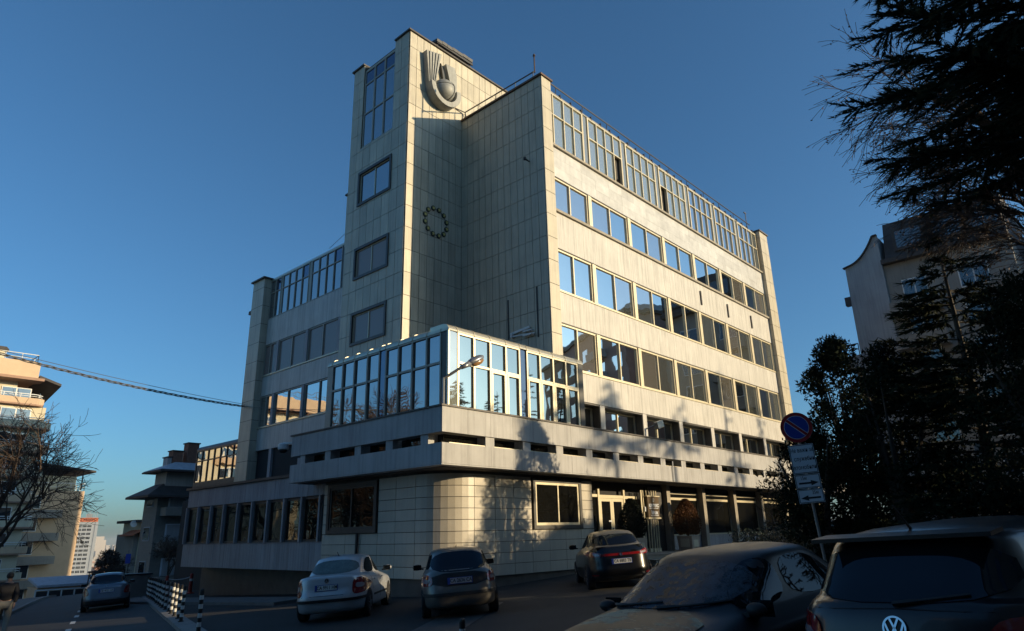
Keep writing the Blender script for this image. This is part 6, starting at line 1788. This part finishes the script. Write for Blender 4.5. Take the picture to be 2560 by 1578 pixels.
# ------------------------------------------------------------------ person walking on the left pavement
def person(x, y, az, label):
    zb = ground_z(x, y) + .012
    t = thing('person', label, 'person', (0, 0, 0))
    J = {'pel': (0, 0, .94), 'sp': (0, .01, 1.15), 'ch': (0, .03, 1.36), 'nk': (0, .05, 1.50), 'hd': (0, .07, 1.60), 'top': (0, .07, 1.74),
         'shl': (-.19, .03, 1.42), 'ell': (-.26, -.05, 1.16), 'wrl': (-.25, .08, .94), 'shr': (.19, .03, 1.42), 'elr': (.25, -.08, 1.16), 'wrr': (.23, -.06, .93),
         'hpl': (-.10, 0, .90), 'knl': (-.11, .17, .52), 'anl': (-.11, .10, .09), 'tol': (-.12, .28, .04), 'hpr': (.10, 0, .90), 'knr': (.11, -.04, .49), 'anr': (.11, -.32, .14), 'tor': (.11, -.20, .03)}
    def skin(name, m, edges, rad, parent):
        ks = []; 
        for a_, b_ in edges:
            for k in (a_, b_):
                if k not in ks: ks.append(k)
        me = bpy.data.meshes.new(name); me.from_pydata([J[k] for k in ks], [(ks.index(a_), ks.index(b_)) for a_, b_ in edges], [])
        ob = bpy.data.objects.new(name, me); COL.objects.link(ob)
        md = ob.modifiers.new('skin', 'SKIN'); sv_ = me.skin_vertices[0].data
        for i, k in enumerate(ks):
            r = rad[k]; sv_[i].radius = r if isinstance(r, tuple) else (r, r)
        sv_[0].use_root = True
        ob.modifiers.new('sub', 'SUBSURF').levels = 2
        dg2 = bpy.context.evaluated_depsgraph_get(); m2 = bpy.data.meshes.new_from_object(ob.evaluated_get(dg2))
        bpy.data.objects.remove(ob)
        m2.materials.clear(); m2.materials.append(MATS[m]); m2.shade_smooth()
        o2 = bpy.data.objects.new(name, m2); COL.objects.link(o2); o2.parent = parent; ORG[o2] = (0, 0, 0)
        return o2
    E_ = [('pel', 'sp'), ('sp', 'ch'), ('ch', 'nk'), ('nk', 'hd'), ('hd', 'top'), ('ch', 'shl'), ('shl', 'ell'), ('ell', 'wrl'), ('ch', 'shr'), ('shr', 'elr'), ('elr', 'wrr'),
          ('pel', 'hpl'), ('hpl', 'knl'), ('knl', 'anl'), ('anl', 'tol'), ('pel', 'hpr'), ('hpr', 'knr'), ('knr', 'anr'), ('anr', 'tor')]
    rb = dict(pel=(.14, .10), sp=(.14, .10), ch=(.16, .11), nk=.055, hd=(.085, .10), top=.05, shl=.065, ell=.045, wrl=.034, shr=.065, elr=.045, wrr=.034, hpl=.09, knl=.06, anl=.04, tol=.035, hpr=.09, knr=.06, anr=.04, tor=.035)
    skin('body', 'skin', E_, rb, t)
    j = {k: (v if isinstance(v, tuple) else (v, v)) for k, v in rb.items()}; j = {k: (a_ * 1.22 + .012, b_ * 1.25 + .012) for k, (a_, b_) in j.items()}
    skin('jacket', 'jacket', [e for e in E_ if e[0] in ('pel', 'sp', 'ch', 'shl', 'ell', 'shr', 'elr') and e[1] in ('sp', 'ch', 'shl', 'ell', 'wrl', 'shr', 'elr', 'wrr')], j, t)
    skin('trousers', 'trousers', [e for e in E_ if e in (('pel', 'hpl'), ('hpl', 'knl'), ('knl', 'anl'), ('pel', 'hpr'), ('hpr', 'knr'), ('knr', 'anr'))], j, t)
    for a_, b_, s in (('anl', 'tol', -1), ('anr', 'tor', 1)):
        mb = MB(); p, q = Vector(J[a_]), Vector(J[b_]); mb.tube([p + Vector((0, -.06, -.04)), p + Vector((0, .04, -.02)), q], [.055, .055, .04], 8).build('shoe', 'black_paint', t)
    mb = MB(); ell(mb, Vector((0, .055, 1.68)), Vector((0, 1, 0)), Vector((1, 0, 0)), Vector((0, 0, 1)), .11, .095, .10); mb.build('hair', 'hair', t, smooth=True)
    for s, w in ((-1, 'wrl'), (1, 'wrr')):
        mb = MB(); p = Vector(J[w]); mb.obox(p + Vector((0, .01, -.05)), (.014, 0, 0), (0, .04, 0), (0, 0, .05))
        for k in range(4): mb.tube([p + Vector((0, -.022 + .02 * k, -.09)), p + Vector((-.006 * s, -.022 + .02 * k, -.14)), p + Vector((-.02 * s, -.018 + .02 * k, -.165 + .008 * abs(k - 1.5)))], [.010, .009, .007], 5)
        mb.tube([p + Vector((0, .04, -.03)), p + Vector((-.01 * s, .065, -.075)), p + Vector((-.015 * s, .06, -.11))], [.011, .010, .008], 5)
        mb.build('hand', 'skin', t)
    t.location = (x, y, zb); t.rotation_euler = (0, 0, -R(az))
    return t
person(-16.12, 7.9, 15, 'person in a dark jacket and pale trousers walking at the left edge of the view')
# ------------------------------------------------------------------ air
hz = MB().box(-6200, -6200, -70, 6200, 6200, 36).build('haze', 'ground_air' if 'ground_air' in MATS else 'cable')
hm = bpy.data.materials.new('air'); hm.use_nodes = True
hn, hl = hm.node_tree.nodes, hm.node_tree.links
hn.remove(hn['Principled BSDF'])
pv = hn.new('ShaderNodeVolumePrincipled')
pv.inputs['Color'].default_value = (0.80, 0.84, 0.90, 1)
pv.inputs['Density'].default_value = 0.00012
pv.inputs['Anisotropy'].default_value = 0.0
hl.new(pv.outputs[0], hn['Material Output'].inputs['Volume'])
hz.data.materials.clear(); hz.data.materials.append(hm)
tag(hz, kind='stuff')
